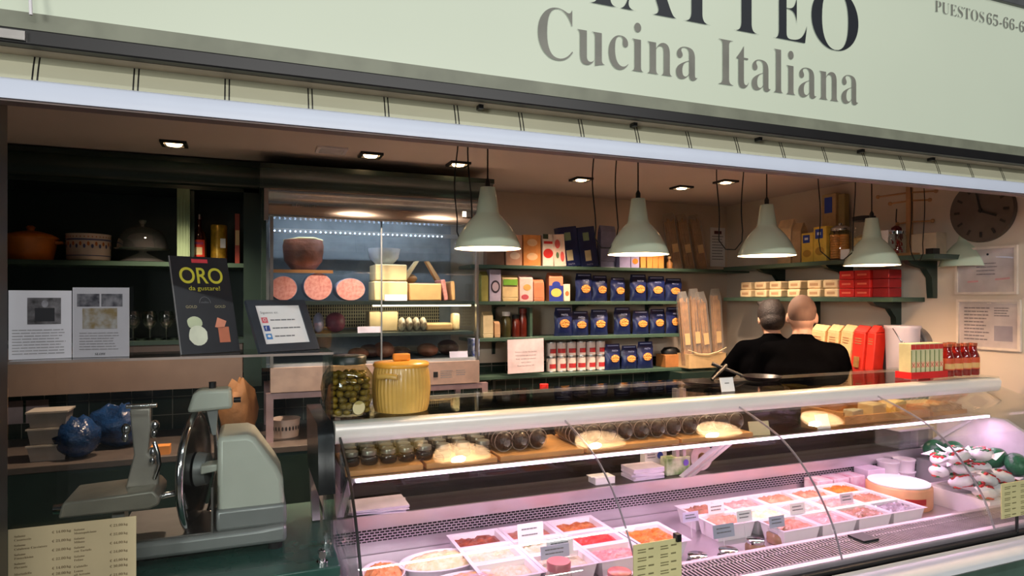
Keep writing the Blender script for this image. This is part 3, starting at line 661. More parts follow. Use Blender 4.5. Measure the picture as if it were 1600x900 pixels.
deco(t, 'printed_pattern', lambda m: m.disc((0, h*.45), W*.3, h*.15, 0, 14, -.001), [C(190, 110, 60)])
# third shelf, left part
z2 = SHZ[2]
t, W, h = pack('rice_packet', 'pale tan packet beside the fridge on the third shelf', 755, 771, 487, D, z2, (196, 178, 140))
pack('rice_packet', 'small beige and red packet on the third shelf', 773, 782, 502, D, z2, (190, 150, 110))
def jar(label, x, y, D, z, r, body, lid, cat='jar', name='preserve_jar', lab=None):
    hgt = H(x, y, D)-z; t = thing(name, label, cat, (X(x, D), D, z))
    MB().lathe([(0, 0), (r*.94, 0), (r, .006), (r, hgt*.70), (r*.86, hgt*.80), (r*.84, hgt*.83), (0, hgt*.83)], seg=24).build('jar', body, t)
    MB().lathe([(0, hgt*.83), (r*.9, hgt*.83), (r*.92, hgt*.985), (r*.88, hgt), (0, hgt)], seg=24).build('lid', lid, t)
    if lab: MB().lathe([(r*1.01, hgt*.15), (r*1.01, hgt*.6)], seg=16, a0=-2.6, a1=-.5).build('paper_label', lab, t)
    return t
jar('dark jar with white lid on the third shelf', 791, 487, 3.92, z2, .03, mat('olive_dark', (60, 56, 30), .15), M_plastic)
jar('dark red jar on the third shelf, left one', 806, 492, 3.92, z2, .026, mat('deep_red_jar', (90, 30, 20), .15), M_rubber)
jar('dark red jar on the third shelf, right one', 817, 482, 3.92, z2, .026, mat('deep_red_jar', (90, 30, 20), .15), C(120, 40, 30))
o = MB().box(0, .018, 0, .2, 0, .19).build('shelf_divider', M_green2, loc=(X(829, 3.87), 3.88, z2)); tag(o, 'upright dark green board standing on the third shelf left of the pasta bags', 'divider')
# fourth shelf cans
z3 = SHZ[3]
def can():
    t = thing('food_can', 'x', 'can', (0, 0, 0), 0, 'red and white cans on the lowest shelf'); m = MB()
    m.lathe([(0, 0), (.032, 0), (.033, .003), (.032, .006), (.032, .094), (.033, .097), (.031, .1), (0, .099)], seg=24).build('tin', M_alu, t)
    m = MB(); m.lathe([(.0325, .008), (.0325, .092)], seg=24, caps=False); m.build('wrap', mat('can_cream', (220, 200, 190), .5), t)
    m = MB(); m.lathe([(.0328, .025), (.0328, .055)], seg=16, caps=False, a0=-2.5, a1=-.6); m.build('red_band', mat('can_red', (176, 40, 44), .5), t)
    return t
cn = can(); k = 0
for lev in range(2):
    for i in range(6):
        L = (X(861, 3.93)+i*.0745, 3.93, z3+lev*.1005)
        lab = f'red and white food can, {nth(i, 6)} of the {"upper" if lev else "lower"} row on the lowest shelf'
        if k == 0: cn.location = L; cn['label'] = lab; cn.rotation_euler[2] = .2
        else: dup(cn, L, random.uniform(-.3, .3), lab)
        k += 1
t = thing('notice_paper', 'white paper notice hanging in front of the lowest shelf', 'notice', (X(822, 3.835), 3.835, z2-.225))
MB().box(-.125, .125, 0, .003, 0, .215).build('sheet', mat('pinkish_paper', (226, 200, 200), .7), t)
m = MB()
for i, s in enumerate(['Gracias a todos los clientes', 'Informamos que se puede', 'llevar también productos', 'aquí y ahora', 'Reservas mínimo 24h']): m.text(s, 0, .13-i*.022, .010, -.001, align='c')
m.build('printed_pattern', M_grey, t)
t.rotation_euler = (.02, -.02, 0)
t, W, h = pack('storage_box', 'orange brown cardboard box at the right end of the lowest shelf', 1040, 1066, 554, 3.88, z3, (170, 110, 60), kind='box', dp=.12)
o = MB().lathe([(0, 0), (.07, 0), (.075, .02), (.05, .045), (0, .05)], seg=24, sy=.7).build('beret', M_black, loc=(X(1050, 3.92), 3.94, z3+h+.001)); tag(o, 'flat black lid lying on the orange brown cardboard box', 'lid')
# breadstick bags
def breadsticks(label, x, D, z, hgt, lean, w=.075, rz=0, g=None):
    t = thing('breadstick_bag', label, 'breadstick bag', (X(x, D), D, z), rz, g); t.rotation_euler = (-.03, lean, rz)
    m = MB()
    for i in range(6):
        a = -w/2+w*(i+.5)/6
        for j in range(2): m.tube([(a, .012+.018*j, .005), (a+random.uniform(-.004, .004), .012+.018*j, hgt*.5), (a, .012+.018*j, hgt*.88+random.uniform(-.02, .02))], .0055, 6)
    m.build('breadsticks', mat('breadstick', (186, 140, 84), .6, var=.2, scale=20), t)
    m = MB(); m.frus(w*1.05, .045, w*1.1, .045, 0, hgt*.86, cy=.02); m.frus(w*1.1, .045, w*.9, .01, hgt*.86, hgt, cy=.02); m.build('wrapper', glass('bag_film', (.86, .80, .72), 1.2, .1, .12), t)
    m = MB(); m.box(-w*.3, w*.3, -.0035, -.0025, hgt*.3, hgt*.45); m.build('paper_label', M_kraft, t)
for i, (x, l) in enumerate([(1060, -.16), (1080, -.18), (1100, -.18)]):
    breadsticks(f'tall breadstick bag leaning on the top shelf, {nth(i, 3)}', x, 3.93, z0, .41, l, .08, g='breadstick bags on the top shelf')
for i, (x, l) in enumerate([(1078, -.08), (1093, -.05), (1108, -.1), (1125, -.03)]):
    breadsticks(f'long breadstick bag standing at the shelf end, {nth(i, 4)}', x, 3.80+.02*(i % 2), z3, .54+.02*(i % 2), l, .07, g='breadstick bags at the end of the shelves')
# a carrier board + crate for them
t = thing('breadstick_crate', 'low kraft crate holding the standing breadstick bags', 'crate', (X(1103, 3.78), 3.76, z3))
m = MB(); w_ = .16; m.box(-w_, w_, -.0, .01, 0, .10); m.box(-w_, w_, .135, .145, 0, .10); m.box(-w_, -w_+.008, .01, .135, 0, .10); m.box(w_-.008, w_, .01, .135, 0, .10); m.build('crate', M_kraft, t)
m = MB(); m.tube([(-w_-.01, -.006, .13), (-w_*.5, -.006, .10), (0, -.008, .095), (w_*.5, -.006, .11), (w_, -.006, .14)], .003); m.build('rope', M_cream, t)
tag(structure(MB().box(X(1068, 3.7), XR-.30, 3.72, YB-.001, .921, z3-.023).build('trim_3', M_green)), 'x', 'x')
o = bpy.data.objects['trim_3']; del o['label']; del o['category']
# price list on back wall near the corner
t = thing('price_list', 'small printed list pinned on the back wall near the corner', 'notice', (X(1122, 4.09), 4.096, 1.875+.02))
MB().box(-.07, .07, -.003, 0, 0, .30).build('sheet', M_paper, t)
m = MB(); m.quad((-.035, -.004, .25), (.035, -.004, .25), (.035, -.004, .275), (-.035, -.004, .275), 0); m.lines(-.055, .055, .235, 9, .022, -.004, 1, h=.006); m.build('printed_pattern', [C(90, 40, 40), M_grey], t)

# ================================================================== RIGHT WALL SHELVES
def wall_shelf_r(z, y0, y1, label, brk):
    t = thing('wall_shelf', label, 'shelf', (3.2, 0, z-.025), 0, 'green wall shelves')
    MB().box(0, .249, y0, y1, 0, .025).build('board', M_green2, t, bevel=.002)
    for yb in brk: MB().prism([(.249, -.20), (.215, -.20), (.205, -.09), (.16, -.04), (.05, -.02), (.02, -.0), (.249, 0)], yb, yb+.035, 'y').build('bracket', M_green, t)
wall_shelf_r(1.875, 2.26, 3.84, 'dark green bracketed shelf on the right wall, upper one', (2.42, 2.95, 3.5))
wall_shelf_r(1.655, 2.49, 3.84, 'dark green bracketed shelf on the right wall, lower one of flour', (2.63, 3.2))
ZU = 1.876; ZL = 1.656
def rbox(name, label, cat, yc, z, w, dp, hh, m, group=None, dx=.0, bev=.004):      # packet facing -X on right wall shelves, front at x=3.22
    o = MB().box(0, dp, -w/2, w/2, 0, hh).build(name, m, loc=(3.215+dx, yc, z), bevel=bev); return tag(o, label, cat, group)
# flour packets on the lower shelf
Mfl = mat('cream_flour_paper', (228, 202, 158), .7, var=.08, bump=.2)
Mfl2 = mat('pale_flour_paper', (190, 160, 130), .7, var=.1, bump=.2)
def flour_brick():
    t = thing('flour_packet', 'x', 'packet', (0, 0, 0), 0, 'stacked cream flour packets')
    MB().box(0, .15, -.052, .052, 0, .052).build('packet', Mfl, t, bevel=.008)
    MB().box(-.0015, 0, -.03, .03, .018, .034).build('printed_pattern', mat('beige_print', (190, 150, 110), .7), t); return t
fb = flour_brick(); k = 0
ys = [DX(x, 3.22) for x in (1166, 1188, 1211, 1240, 1271, 1300)]
for lev in range(2):
    for i, y in enumerate(ys):
        if y > 3.78: y = 3.78
        L = (3.215+.004*lev+random.uniform(-.006, .012), y+lev*random.uniform(-.012, .012), ZL+lev*.0535)
        lab = f'cream flour packet, {nth(i, 6)} in the {"upper" if lev else "lower"} layer on the right wall shelf'
        if k == 0: fb.location = L; fb['label'] = lab
        else: dup(fb, L, random.uniform(-.06, .06), lab)
        k += 1
def red_brick():
    t = thing('red_packet', 'x', 'packet', (0, 0, 0), 0, 'stacked bright red packets')
    MB().box(0, .16, -.05, .05, 0, .05).build('packet', M_red, t, bevel=.004)
    MB().box(-.0015, 0, -.03, .03, .02, .03).build('printed_pattern', C(240, 120, 90), t); return t
rb = red_brick(); k = 0
y0 = DX(1336, 3.22)
for lev in range(3):
    for i in range(2):
        L = (3.215, y0+.055-.105*i, ZL+lev*.0515)
        lab = f'bright red packet, {"left" if i == 0 else "right"} one in layer {["at the bottom", "in the middle", "on top"][lev]} of the red stack'
        if k == 0: rb.location = L; rb['label'] = lab
        else: dup(rb, L, 0, lab)
        k += 1
for lev in range(3):
    for i in range(2):
        o = MB().box(0, .10, -.05, .05, 0, .05).build('red_packet', mat('dark_red_paper', (150, 28, 30), .5), loc=(3.23, y0-.155-.102*i if i == 0 else y0-.155, ZL+lev*.0515), bevel=.004) if i == 0 else None
        if o: tag(o, 'dark red packet at the right end of the red stack, '+['bottom', 'middle', 'top'][lev]+' one', 'packet', 'dark red packets')
# upper shelf goods
def rpack(name, label, x0, x1, ytop, colr, z=ZU, xf=3.26, dp=.06, cat='packet', kind=None):
    ya, yb = DX(x0, xf), DX(x1, xf); yc = (ya+yb)/2; W = abs(ya-yb); xm = (x0+x1)/2; hgt = H(xm, ytop, yc)-z
    t = thing(name, label, cat, (xf, yc, z), -PI/2)      # local -Y faces world -X
    mm = colr if not isinstance(colr, tuple) else C(*colr)
    m = MB()
    if kind == 'box': m.box(-W/2, W/2, 0, dp, 0, hgt)
    else: m.frus(W*.94, dp, W, dp, 0, hgt*.8, cy=dp/2); m.frus(W, dp, W*.96, .006, hgt*.8, hgt, cy=dp/2)
    m.build('packet', mm, t, bevel=.004); return t, W, hgt
rpack('paper_bag', 'crumpled cream paper bag behind the third pendant lamp', 1214, 1236, 343, (226, 196, 156))
rpack('paper_bag', 'tan paper bag right of the cream one on the upper right shelf', 1237, 1251, 348, (190, 160, 124))
for i, (a, b, y) in enumerate([(1252, 1270, 364), (1271, 1291, 354)]):
    t, W, h = rpack('pasta_box', ['yellow pasta box with a blue mark, left and shorter one', 'yellow pasta box with a blue mark, right and taller one'][i], a, b, y, (236, 200, 84), kind='box')
    deco(t, 'printed_pattern', lambda m: (m.quad((-W*.35, -.001, h*.66), (W*.25, -.001, h*.66), (W*.25, -.001, h*.93), (-W*.35, -.001, h*.93), 0), m.disc((0, h*.3), W*.36, h*.12, 1, 18, -.001), m.quad((-W*.2, -.0015, h*.76), (W*.1, -.0015, h*.76), (W*.1, -.0015, h*.84), (-W*.2, -.0015, h*.84), 2)), [M_blue, C(196, 150, 60), C(220, 225, 240)])
# cookie jar
t = thing('biscuit_jar', 'glass jar of stacked ring biscuits with a domed silver lid', 'jar', (3.30, DX(1313, 3.30), ZU))
MB().lathe([(.0, .001), (.058, .001), (.062, .01), (.062, .16), (.055, .175), (.05, .178)], seg=30, caps=False).build('jar', glass('jar_glass', (.93, .95, .92), 1.5), t)
MB().lathe([(.053, .178), (.056, .182), (.054, .196), (.03, .21), (.012, .214), (.012, .226), (.0, .23)], seg=28).build('lid', M_chrome, t)
for i in range(3):
    for j in range(9): pass
m = MB()
for i in range(3):
    a = 2*PI*i/3+.5
    for j in range(10): m.lathe([(.012, 0), (.026, 0), (.028, .006), (.026, .013), (.012, .013)], (.029*math.cos(a), .029*math.sin(a), .012+j*.0145), 14)
o = m.build('ring_biscuits', mat('biscuit', (222, 150, 70), .6, var=.2, scale=40), loc=(3.30, DX(1313, 3.30), ZU)); tag(o, 'three columns of golden ring biscuits inside the silver lidded jar', 'biscuits', kind='stuff')
o = MB().box(-.03, .03, 0, .003, 0, .06).build('price_tag', M_paper, loc=(3.225, DX(1320, 3.225), ZU), rot=(0, -.0, -PI/2)); tag(o, 'small white price tag standing in front of the biscuit jar', 'price tag')
# tall box behind, on a riser
t, W, h = rpack('pasta_box', 'tall tan pasta box with blue mark standing behind the biscuit jar', 1284, 1306, 303, (190, 158, 112), xf=3.38, dp=.05, kind='box')
deco(t, 'printed_pattern', lambda m: m.quad((-W*.3, -.001, h*.72), (W*.25, -.001, h*.72), (W*.25, -.001, h*.95), (-W*.3, -.001, h*.95), 0), [M_blue])
t, W, h = rpack('oil_tin', 'slim olive coloured tin right of the tall pasta box', 1309, 1320, 303, (150, 130, 80), xf=3.39, dp=.04, kind='box')
# jars behind the fourth lamp
def gjar(label, x, r, hgt, z=ZU, xx=3.30, fill=None, lid=M_alu, name='glass_jar'):
    t = thing(name, label, 'jar', (xx, DX(x, xx), z))
    MB().lathe([(0, .001), (r*.95, .001), (r, .008), (r, hgt*.75), (r*.8, hgt*.86), (r*.8, hgt*.88)], seg=28, caps=False).build('jar', glass('jar_glass', (.93, .95, .92), 1.5), t)
    MB().lathe([(0, hgt*.88), (r*.86, hgt*.88), (r*.88, hgt*.98), (r*.5, hgt), (0, hgt)], seg=24).build('lid', lid, t)
    return t
gjar('large glass jar with dark clip lid behind the fourth pendant lamp', 1350, .07, .25, lid=M_black)
o = MB().lathe([(0, .004), (.06, .004), (.06, .12), (.02, .14), (0, .14)], seg=20).build('dried_pasta', mat('dry_pasta', (200, 176, 120), .7, var=.2, scale=50, bump=.5), loc=(3.30, DX(1350, 3.30), ZU)); tag(o, 'pale dried pasta filling the large clip lid jar', 'pasta', kind='stuff')
o = MB().box(-.04, .04, 0, .05, 0, .15).build('carton', M_paper, loc=(3.26, DX(1378, 3.26), ZU), rot=(0, 0, -PI/2)); tag(o, 'white carton right of the fourth pendant lamp on the shelf', 'carton')
t = gjar('glass jar with dried red chillies on the upper right shelf', 1402, .045, .14, lid=M_chrome, xx=3.27)
m = MB()
for i in range(16):
    a = random.uniform(0, 6.28); r = random.uniform(0, .026); zz = random.uniform(.02, .085)
    m.tube([(r*math.cos(a), r*math.sin(a), zz), (r*math.cos(a)+.006, r*math.sin(a)+.004, zz+.01), (r*math.cos(a)+.004, r*math.sin(a)+.012, zz+.022)], [.005, .004, .001], 6)
o = m.build('chillies', mat('chilli_red', (150, 34, 30), .35), loc=(3.27, DX(1402, 3.27), ZU)); tag(o, 'dried red chillies inside the small glass jar', 'chillies', kind='stuff')
t = thing('dried_bouquet', 'dark hanging bunch of dried red peppers above the shelf', 'dried peppers', (3.36, DX(1401, 3.36), 1.99))
m = MB(); m.tube([(0, 0, .16), (0, .004, .10), (0, 0, .06)], .003); m.build('string', M_ink, t)
m = MB()
for i in range(14):
    a = i*2.4; m.tube([(0, 0, .07-.002*i), (.02*math.cos(a), .02*math.sin(a), .055-.003*i), (.03*math.cos(a), .03*math.sin(a), .02-.003*i)], [.004, .008, .002], 6)
m.build('peppers', mat('pepper_dark', (110, 30, 36), .4), t)
# pasta drying rack
RX = 3.33; RY = DX(1421, RX)
t = thing('pasta_drying_rack', 'wooden pasta drying rack with ball ended dowels on the shelf end', 'drying rack', (RX, RY, ZU))
Mrw = mat('rack_wood', (170, 124, 78), .5, var=.1)
MB().box(-.07, .07, -.06, .06, 0, .018).build('base', Mrw, t, bevel=.004)
MB().box(-.012, .012, -.012, .012, .018, .42).build('post', Mrw, t)
for i, (z, a, b) in enumerate([(.185, -.07, .13), (.30, -.10, .10), (.345, -.16, .12)]):
    m = MB(); m.tube([(-.02*i, -a, z), (.0, 0, z+.004), (.02*i, -b, z-.004)], .005, 8); m.ball((-.02*i, -a, z), .011, .011, .011, 12); m.ball((.02*i, -b, z-.004), .011, .011, .011, 12); m.build('dowel', Mrw, t)
o = MB().box(0, .08, -.09, .09, 0, .12).build('carton', mat('cream_carton', (214, 190, 160), .6), loc=(3.33, DX(1443, 3.33)+.02, ZU), bevel=.003); tag(o, 'cream carton at the right end of the upper right shelf', 'carton')
tag(MB().box(0, .05, -.02, .02, 0, .028).build('cable_adapter', M_black, loc=(3.21, DX(1455, 3.21)+.01, ZU)), 'small black adapter at the very end of the upper right shelf', 'adapter')

# clock + frames
cy_ = 2.18; cz_ = H(1538, 330, cy_)
t = thing('wall_clock', 'round dark wall clock on the right wall above the frames', 'clock', (XR-.002, cy_, cz_))
Mc1 = mat('clock_face', (92, 80, 70), .5, var=.08)
MB().lathe([(0, -.02), (.145, -.02), (.155, -.024), (.158, -.018), (.158, 0), (0, 0)], seg=48, axis='x').build('case', Mc1, t)
m = MB()
for k in range(12):
    a = k*PI/6; m.M = Matrix.Translation((-.022, 0, 0)) @ Matrix.Rotation(a, 4, 'X') @ Matrix.Translation((0, 0, .12)); m.box(-.001, .0, -.006, .006, -.014, .014)
m.build('hour_pattern', mat('clock_marks', (40, 34, 30), .5), t)
m = MB(); m.M = Matrix.Translation((-.026, 0, 0)) @ Matrix.Rotation(math.radians(-12), 4, 'X'); m.box(-.001, 0, -.004, .004, -.01, .105)
m.M = Matrix.Translation((-.028, 0, 0)) @ Matrix.Rotation(math.radians(112), 4, 'X'); m.box(-.001, 0, -.005, .005, -.01, .085); m.M = Matrix(); m.lathe([(0, -.03), (.008, -.03), (.008, -.02)], seg=12, axis='x'); m.build('hands', M_black, t)
def frame(label, x0, x1, yt, yb, style):
    ya, yb_ = DX(x0, XR), DX(x1, XR); yc = (ya+yb_)/2; W = ya-yb_; xm = (x0+x1)/2; zt = H(xm, yt, yc); zb = H(xm, yb, yc); h = zt-zb
    t = thing('picture_frame', label, 'picture frame', (XR-.001, yc, zb), -PI/2)
    m = MB(); f = .012
    m.box(-W/2, W/2, -.015, -.001, 0, f); m.box(-W/2, W/2, -.015, -.001, h-f, h); m.box(-W/2, -W/2+f, -.015, -.001, f, h-f); m.box(W/2-f, W/2, -.015, -.001, f, h-f); m.build('frame', mat('white_frame', (222, 206, 190), .4), t)
    MB().box(-W/2+f, W/2-f, -.006, -.002, f, h-f).build('document', mat('doc_paper', (214, 200, 196), .5), t)
    m = MB()
    if style == 0:
        m.disc((0.01, h*.84), .006, .006, 0, 12, -.007); m.lines(-W*.15, W*.2, h*.66, 4, .018, -.007, 1, h=.004); m.quad((-W*.3, -.007, h*.25), (-W*.12, -.007, h*.26), (-W*.12, -.007, h*.30), (-W*.3, -.007, h*.29), 2); m.quad((W*.15, -.007, h*.29), (W*.38, -.007, h*.31), (W*.38, -.007, h*.35), (W*.15, -.007, h*.33), 2)
    else:
        m.lines(-W*.38, W*.05, h*.84, 10, h*.07, -.007, 1, h=.006, rnd=.3); m.lines(W*.1, W*.38, h*.84, 4, h*.05, -.007, 1, h=.005, rnd=.4); m.quad((W*.1, -.007, h*.18), (W*.38, -.007, h*.18), (W*.38, -.007, h*.48), (W*.1, -.007, h*.48), 3)
    m.build('printed_pattern', [M_ink, mat('doc_ink', (128, 118, 122), .7), C(230, 170, 170), mat('doc_block', (170, 160, 168), .7)], t)
    MB().box(-W/2+f, W/2-f, -.010, -.0085, f, h-f).build('glazing', glass('frame_glass', (.97, .97, .97), .6), t)
frame('white framed certificate with reddish stripes, upper of two on the right wall', 1495, 1592, 386, 460, 0)
frame('white framed text notice with a grey square, lower of two on the right wall', 1497, 1597, 468, 546, 1)

# ================================================================== BACK & SIDE COUNTERS
t = thing('back_counter', 'dark worktop along the back wall under the shelves', 'counter', (0, 3.40, 0))
MB().box(XL+.001, XR-.36, .02, YB-3.40-.001, 0, .89).build('cabinet', M_green, t)
MB().box(XL+.001, XR-.36, 0, YB-3.40-.001, .89, .92).build('worktop', mat('grey_beige_top', (88, 78, 72), .35), t, bevel=.003)
t = thing('side_counter', 'dark narrow counter along the right wall behind the display case', 'counter', (3.17, 2.47, 0))
MB().box(.02, XR-3.17-.001, 0, .62, 0, 1.195).build('cabinet', M_black, t)
MB().box(0, XR-3.17-.001, -.01, .63, 1.195, 1.215).build('worktop', mat('black_top', (22, 24, 24), .3), t)
# big flour bags on the side counter
def kbag(label, x0, x1, yt, colr, zf=1.2155, lean=0, xf=3.225, g=None, win=True):
    ya, yb = DX(x0, xf), DX(x1, xf); yc = (ya+yb)/2; W = abs(ya-yb)*.96; h = H((x0+x1)/2, yt, yc)-zf
    t = thing('flour_bag', label, 'flour bag', (xf, yc, zf), -PI/2, g)
    t.rotation_euler = (-.03, lean, -PI/2)
    m = MB(); m.frus(W, .08, W, .085, 0, h*.86, cy=.045); m.frus(W, .085, W*.98, .012, h*.86, h, cy=.045); m.build('bag', colr, t, bevel=.005)
    if win: MB().box(-W*.22, W*.22, -.0045, .0, h*.14, h*.36).build('window', mat('grain_window', (150, 110, 60), .5, var=.2, scale=60), t)
    m = MB(); m.lines(-W*.3, W*.3, h*.74, 3, h*.05, .001, 0, h=.006); m.build('printed_pattern', mat('faint_print', (170, 120, 80), .7), t)
kb = [(1271, 1297), (1297, 1314), (1315, 1320), (1321, 1342)]
for i, (a, b) in enumerate([(1262, 1285), (1287, 1305), (1307, 1325)]): kbag(f'tall cream kraft flour bag, {nth(i, 3)} behind the man', a, b, 507, mat('cream_kraft', (232, 192, 136), .65, var=.06, bump=.2), lean=.06+.02*i, g='cream kraft bags on the side counter')
for i, (a, b) in enumerate([(1327, 1346), (1349, 1362)]): kbag(['tall bright red flour bag, front one beside the cream bags', 'tall red flour bag, hind one next to the white bucket'][i], a, b, 508, mat('red_kraft', (212, 48, 34), .55, var=.1), lean=.08, win=i == 0)
# bucket + grey dispenser
bx, by = 3.30, 2.51
t = thing('bucket', 'white plastic bucket with wire handle beside the red bags', 'bucket', (bx, by, 1.216))
t.scale = (1, 1, 1.4)
MB().lathe([(0, 0), (.072, 0), (.076, .006), (.084, .19), (.089, .194), (.089, .204), (.0, .204)], seg=36).build('pail', mat('white_bucket', (214, 204, 216), .4, var=.02), t)
MB().tube([(-.088, -.01, .195), (-.08, -.05, .15), (-.05, -.08, .125), (0, -.093, .12), (.05, -.08, .125), (.08, -.05, .15), (.088, -.01, .195)], .0022, 6).build('handle', M_chrome, t)
t = thing('wall_appliance', 'grey rounded appliance behind the white bucket on the right wall', 'appliance', (3.393, 2.60, 1.2155))
m = MB(); pts = []
for k in range(13):
    a = PI*k/24; pts.append((.13*math.cos(a)*1.0, .17+.10*math.sin(a)))
poly = [(.16, 0)]+[(.06+.10*math.cos(PI/2*k/8), .18+.10*math.sin(PI/2*k/8)) for k in range(9)]+[(-.14+.04*math.cos(PI/2+PI/2*k/8), .24+.04*math.sin(PI/2+PI/2*k/8)) for k in range(9)]+[(-.18, 0)]
m.prism([(-a, b) for a, b in poly], .0, .055, 'x'); m.build('housing', mat('appliance_grey', (120, 114, 112), .35, .2), t, bevel=.008)
MB().box(-.006, .0, -.08, .08, .05, .20).build('panel', mat('appliance_panel', (88, 84, 84), .3), t)
# ================================================================== DELI CASE
CX0 = .245; CX1 = 3.26
GP0 = [(2.02, 1.250), (1.93, 1.224), (1.84, 1.193), (1.78, 1.168), (1.72, 1.130), (1.66, 1.078), (1.60, 1.005), (1.55, .925), (1.515, .83)]
def smooth_profile(P, k=4):
    out = []
    for i in range(len(P)-1):
        p0, p1, p2, p3 = P[max(i-1, 0)], P[i], P[i+1], P[min(i+2, len(P)-1)]
        for j in range(k):
            t = j/k; out.append(tuple(.5*((2*b)+(c-a)*t+(2*a-5*b+4*c-d)*t*t+(-a+3*b-3*c+d)*t**3) for a, b, c, d in zip(p0, p1, p2, p3)))
    return out+[P[-1]]
GP = smooth_profile(GP0)
M_pk = mat('case_steel', (214, 204, 210), .32, .75, var=.04, scale=8)
def perf_mat():
    m = bpy.data.materials.new('perforated_steel'); m.use_nodes = True; nt = m.node_tree; n = nt.nodes; b = n['Principled BSDF']
    tc = n.new('ShaderNodeTexCoord'); sx = n.new('ShaderNodeSeparateXYZ'); nt.links.new(tc.outputs['Object'], sx.inputs[0])
    cx = n.new('ShaderNodeCombineXYZ'); nt.links.new(sx.outputs['X'], cx.inputs[0]); nt.links.new(sx.outputs['Z'], cx.inputs[1])
    ck = n.new('ShaderNodeTexBrick'); ck.offset = .5; ck.inputs['Scale'].default_value = 1; ck.inputs['Brick Width'].default_value = .018; ck.inputs['Row Height'].default_value = .0096; ck.inputs['Mortar Size'].default_value = .0017
    ck.inputs['Mortar Smooth'].default_value = 0; ck.inputs['Color1'].default_value = rgb(30, 22, 26); ck.inputs['Color2'].default_value = rgb(34, 26, 30); ck.inputs['Mortar'].default_value = rgb(206, 190, 200)
    nt.links.new(cx.outputs[0], ck.inputs['Vector']); nt.links.new(ck.outputs['Color'], b.inputs['Base Color']); b.inputs['Roughness'].default_value = .35; b.inputs['Metallic'].default_value = .4
    return m
def case():
    t = thing('deli_display_case', 'long refrigerated deli case with curved front glass and pink lit trays', 'display case', (0, 0, 0))
    MB().box(CX0, CX1, 1.46, 2.34, .0, .66).build('base_cabinet', M_counter, t)
    MB().box(CX0, CX1, 1.44, 1.46, .04, .755).build('front_panel', mat('case_green', (84, 108, 96), .35), t)
    MB().prism([(1.41, .762), (1.40, .772), (1.405, .785), (1.43, .795), (1.50, .795), (1.50, .755), (1.44, .755)], CX0, CX1, 'x').build('bumper', M_whitemetal, t)
    MB().box(CX0, CX1, 1.508, 1.528, .795, .806).build('glass_channel', M_black, t)
    MB().box(CX0, CX1, 1.53, 1.552, .795, .825).build('front_rail', M_pk, t)
    m = MB(); y0, y1 = 1.554, 1.68; x = CX0+.02
    m.box(CX0, CX1, y0, y0+.008, .815, .825); m.box(CX0, CX1, y1-.008, y1, .815, .825); m.box(CX0, CX1, y0+.084, y0+.090, .815, .825)
    while x < CX1: m.box(x, x+.0055, y0, y1, .812, .825); x += .0145
    m.build('air_grille', mat('grille_steel', (160, 152, 156), .4, .6), t)
    MB().box(CX0, CX1, 1.554, 1.68, .75, .77).build('grille_well', M_black, t)
    MB().box(1.92, 1.99, 1.60, 1.665, .826, .832).build('thermometer', [M_black], t)
    MB().box(CX0, CX1, 1.70, 2.2955, .735, .755).build('deck', M_pk, t)
    MB().box(CX0, CX1, 1.681, 1.699, .755, .825).build('deck_riser', M_pk, t)
    MB().box(CX0, CX1, 2.30, 2.32, .66, .80).build('back_panel', M_pk, t)
    MB().box(CX0, CX1, 2.296, 2.32, .80, .848).build('perforated_strip', perf_mat(), t)
    MB().box(CX0, 3.10, 2.291, 2.66, .85, .895).build('rear_worktop', mat('dark_worktop', (52, 46, 48), .45), t)
    MB().box(CX0, CX1, 2.279, 2.29, .849, .896).build('rear_fascia', M_pk, t)
    MB().box(CX0, 3.10, 2.34, 2.62, .0, .85).build('rear_cabinet', M_black, t)
    MB().box(CX0+.02, CX1-.02, 1.515, 1.60, .66, .794).build('front_core', M_black, t)
    # glass front panes
    xs = [CX0+.005, .99, 1.727, 2.46, CX1-.005]
    for a, b in zip(xs[:-1], xs[1:]): MB().strip(GP[::-1], a+.002, b-.002, .006).build('front_glass', M_glassg, t)
    for x in xs[1:-1]: MB().strip([(y-.0005, z-.0005) for y, z in GP[::-1]], x-.0012, x+.0012, .007).build('glass_joint', mat('joint', (150, 144, 150), .2), t)
    m = MB(); m.strip([(y-.001, z-.001) for y, z in GP[::-1]], CX0, CX0+.006, .009); m.build('edge_trim', M_black, t)
    # top rail and top glass
    MB().prism([(1.985, 1.222), (1.98, 1.262), (1.99, 1.276), (2.05, 1.276), (2.05, 1.215), (2.0, 1.215)], CX0-.01, CX1, 'x').build('top_rail', mat('rail_white', (236, 230, 222), .28, .15, var=.01), t)
    MB().box(CX0-.01, CX1, 1.99, 2.455, 1.276, 1.284).build('top_glass', glass('top_glass', (.93, .96, .95), .45), t)
    MB().box(CX0, CX1, 2.44, 2.455, 1.263, 1.2755).build('rear_rail', M_alu, t)
    MB().box(CX0+.02, 1.75, 2.448, 2.454, .897, 1.262).build('rear_door', glass('rear_glass', (.12, .125, .125), 1.0), t)  # tinted panes added to darken the view behind the middle shelf
    MB().box(1.73, CX1-.02, 2.456, 2.462, .897, 1.262).build('rear_door', glass('rear_glass', (.30, .31, .31), 1.0), t)
    # middle shelf with light
    MB().box(CX0+.04, CX1-.06, 2.01, 2.38, 1.100, 1.108).build('middle_shelf', M_glass, t)
    MB().box(CX0+.04, CX1-.06, 1.992, 2.01, 1.096, 1.109).build('shelf_nosing', M_alu, t)
    MB().box(CX0+.05, CX1-.08, 1.982, 1.991, 1.099, 1.108).build('light_tube', mat('pink_tube', (255, 225, 250), emit=6, ecol=(255, 214, 246)), t)
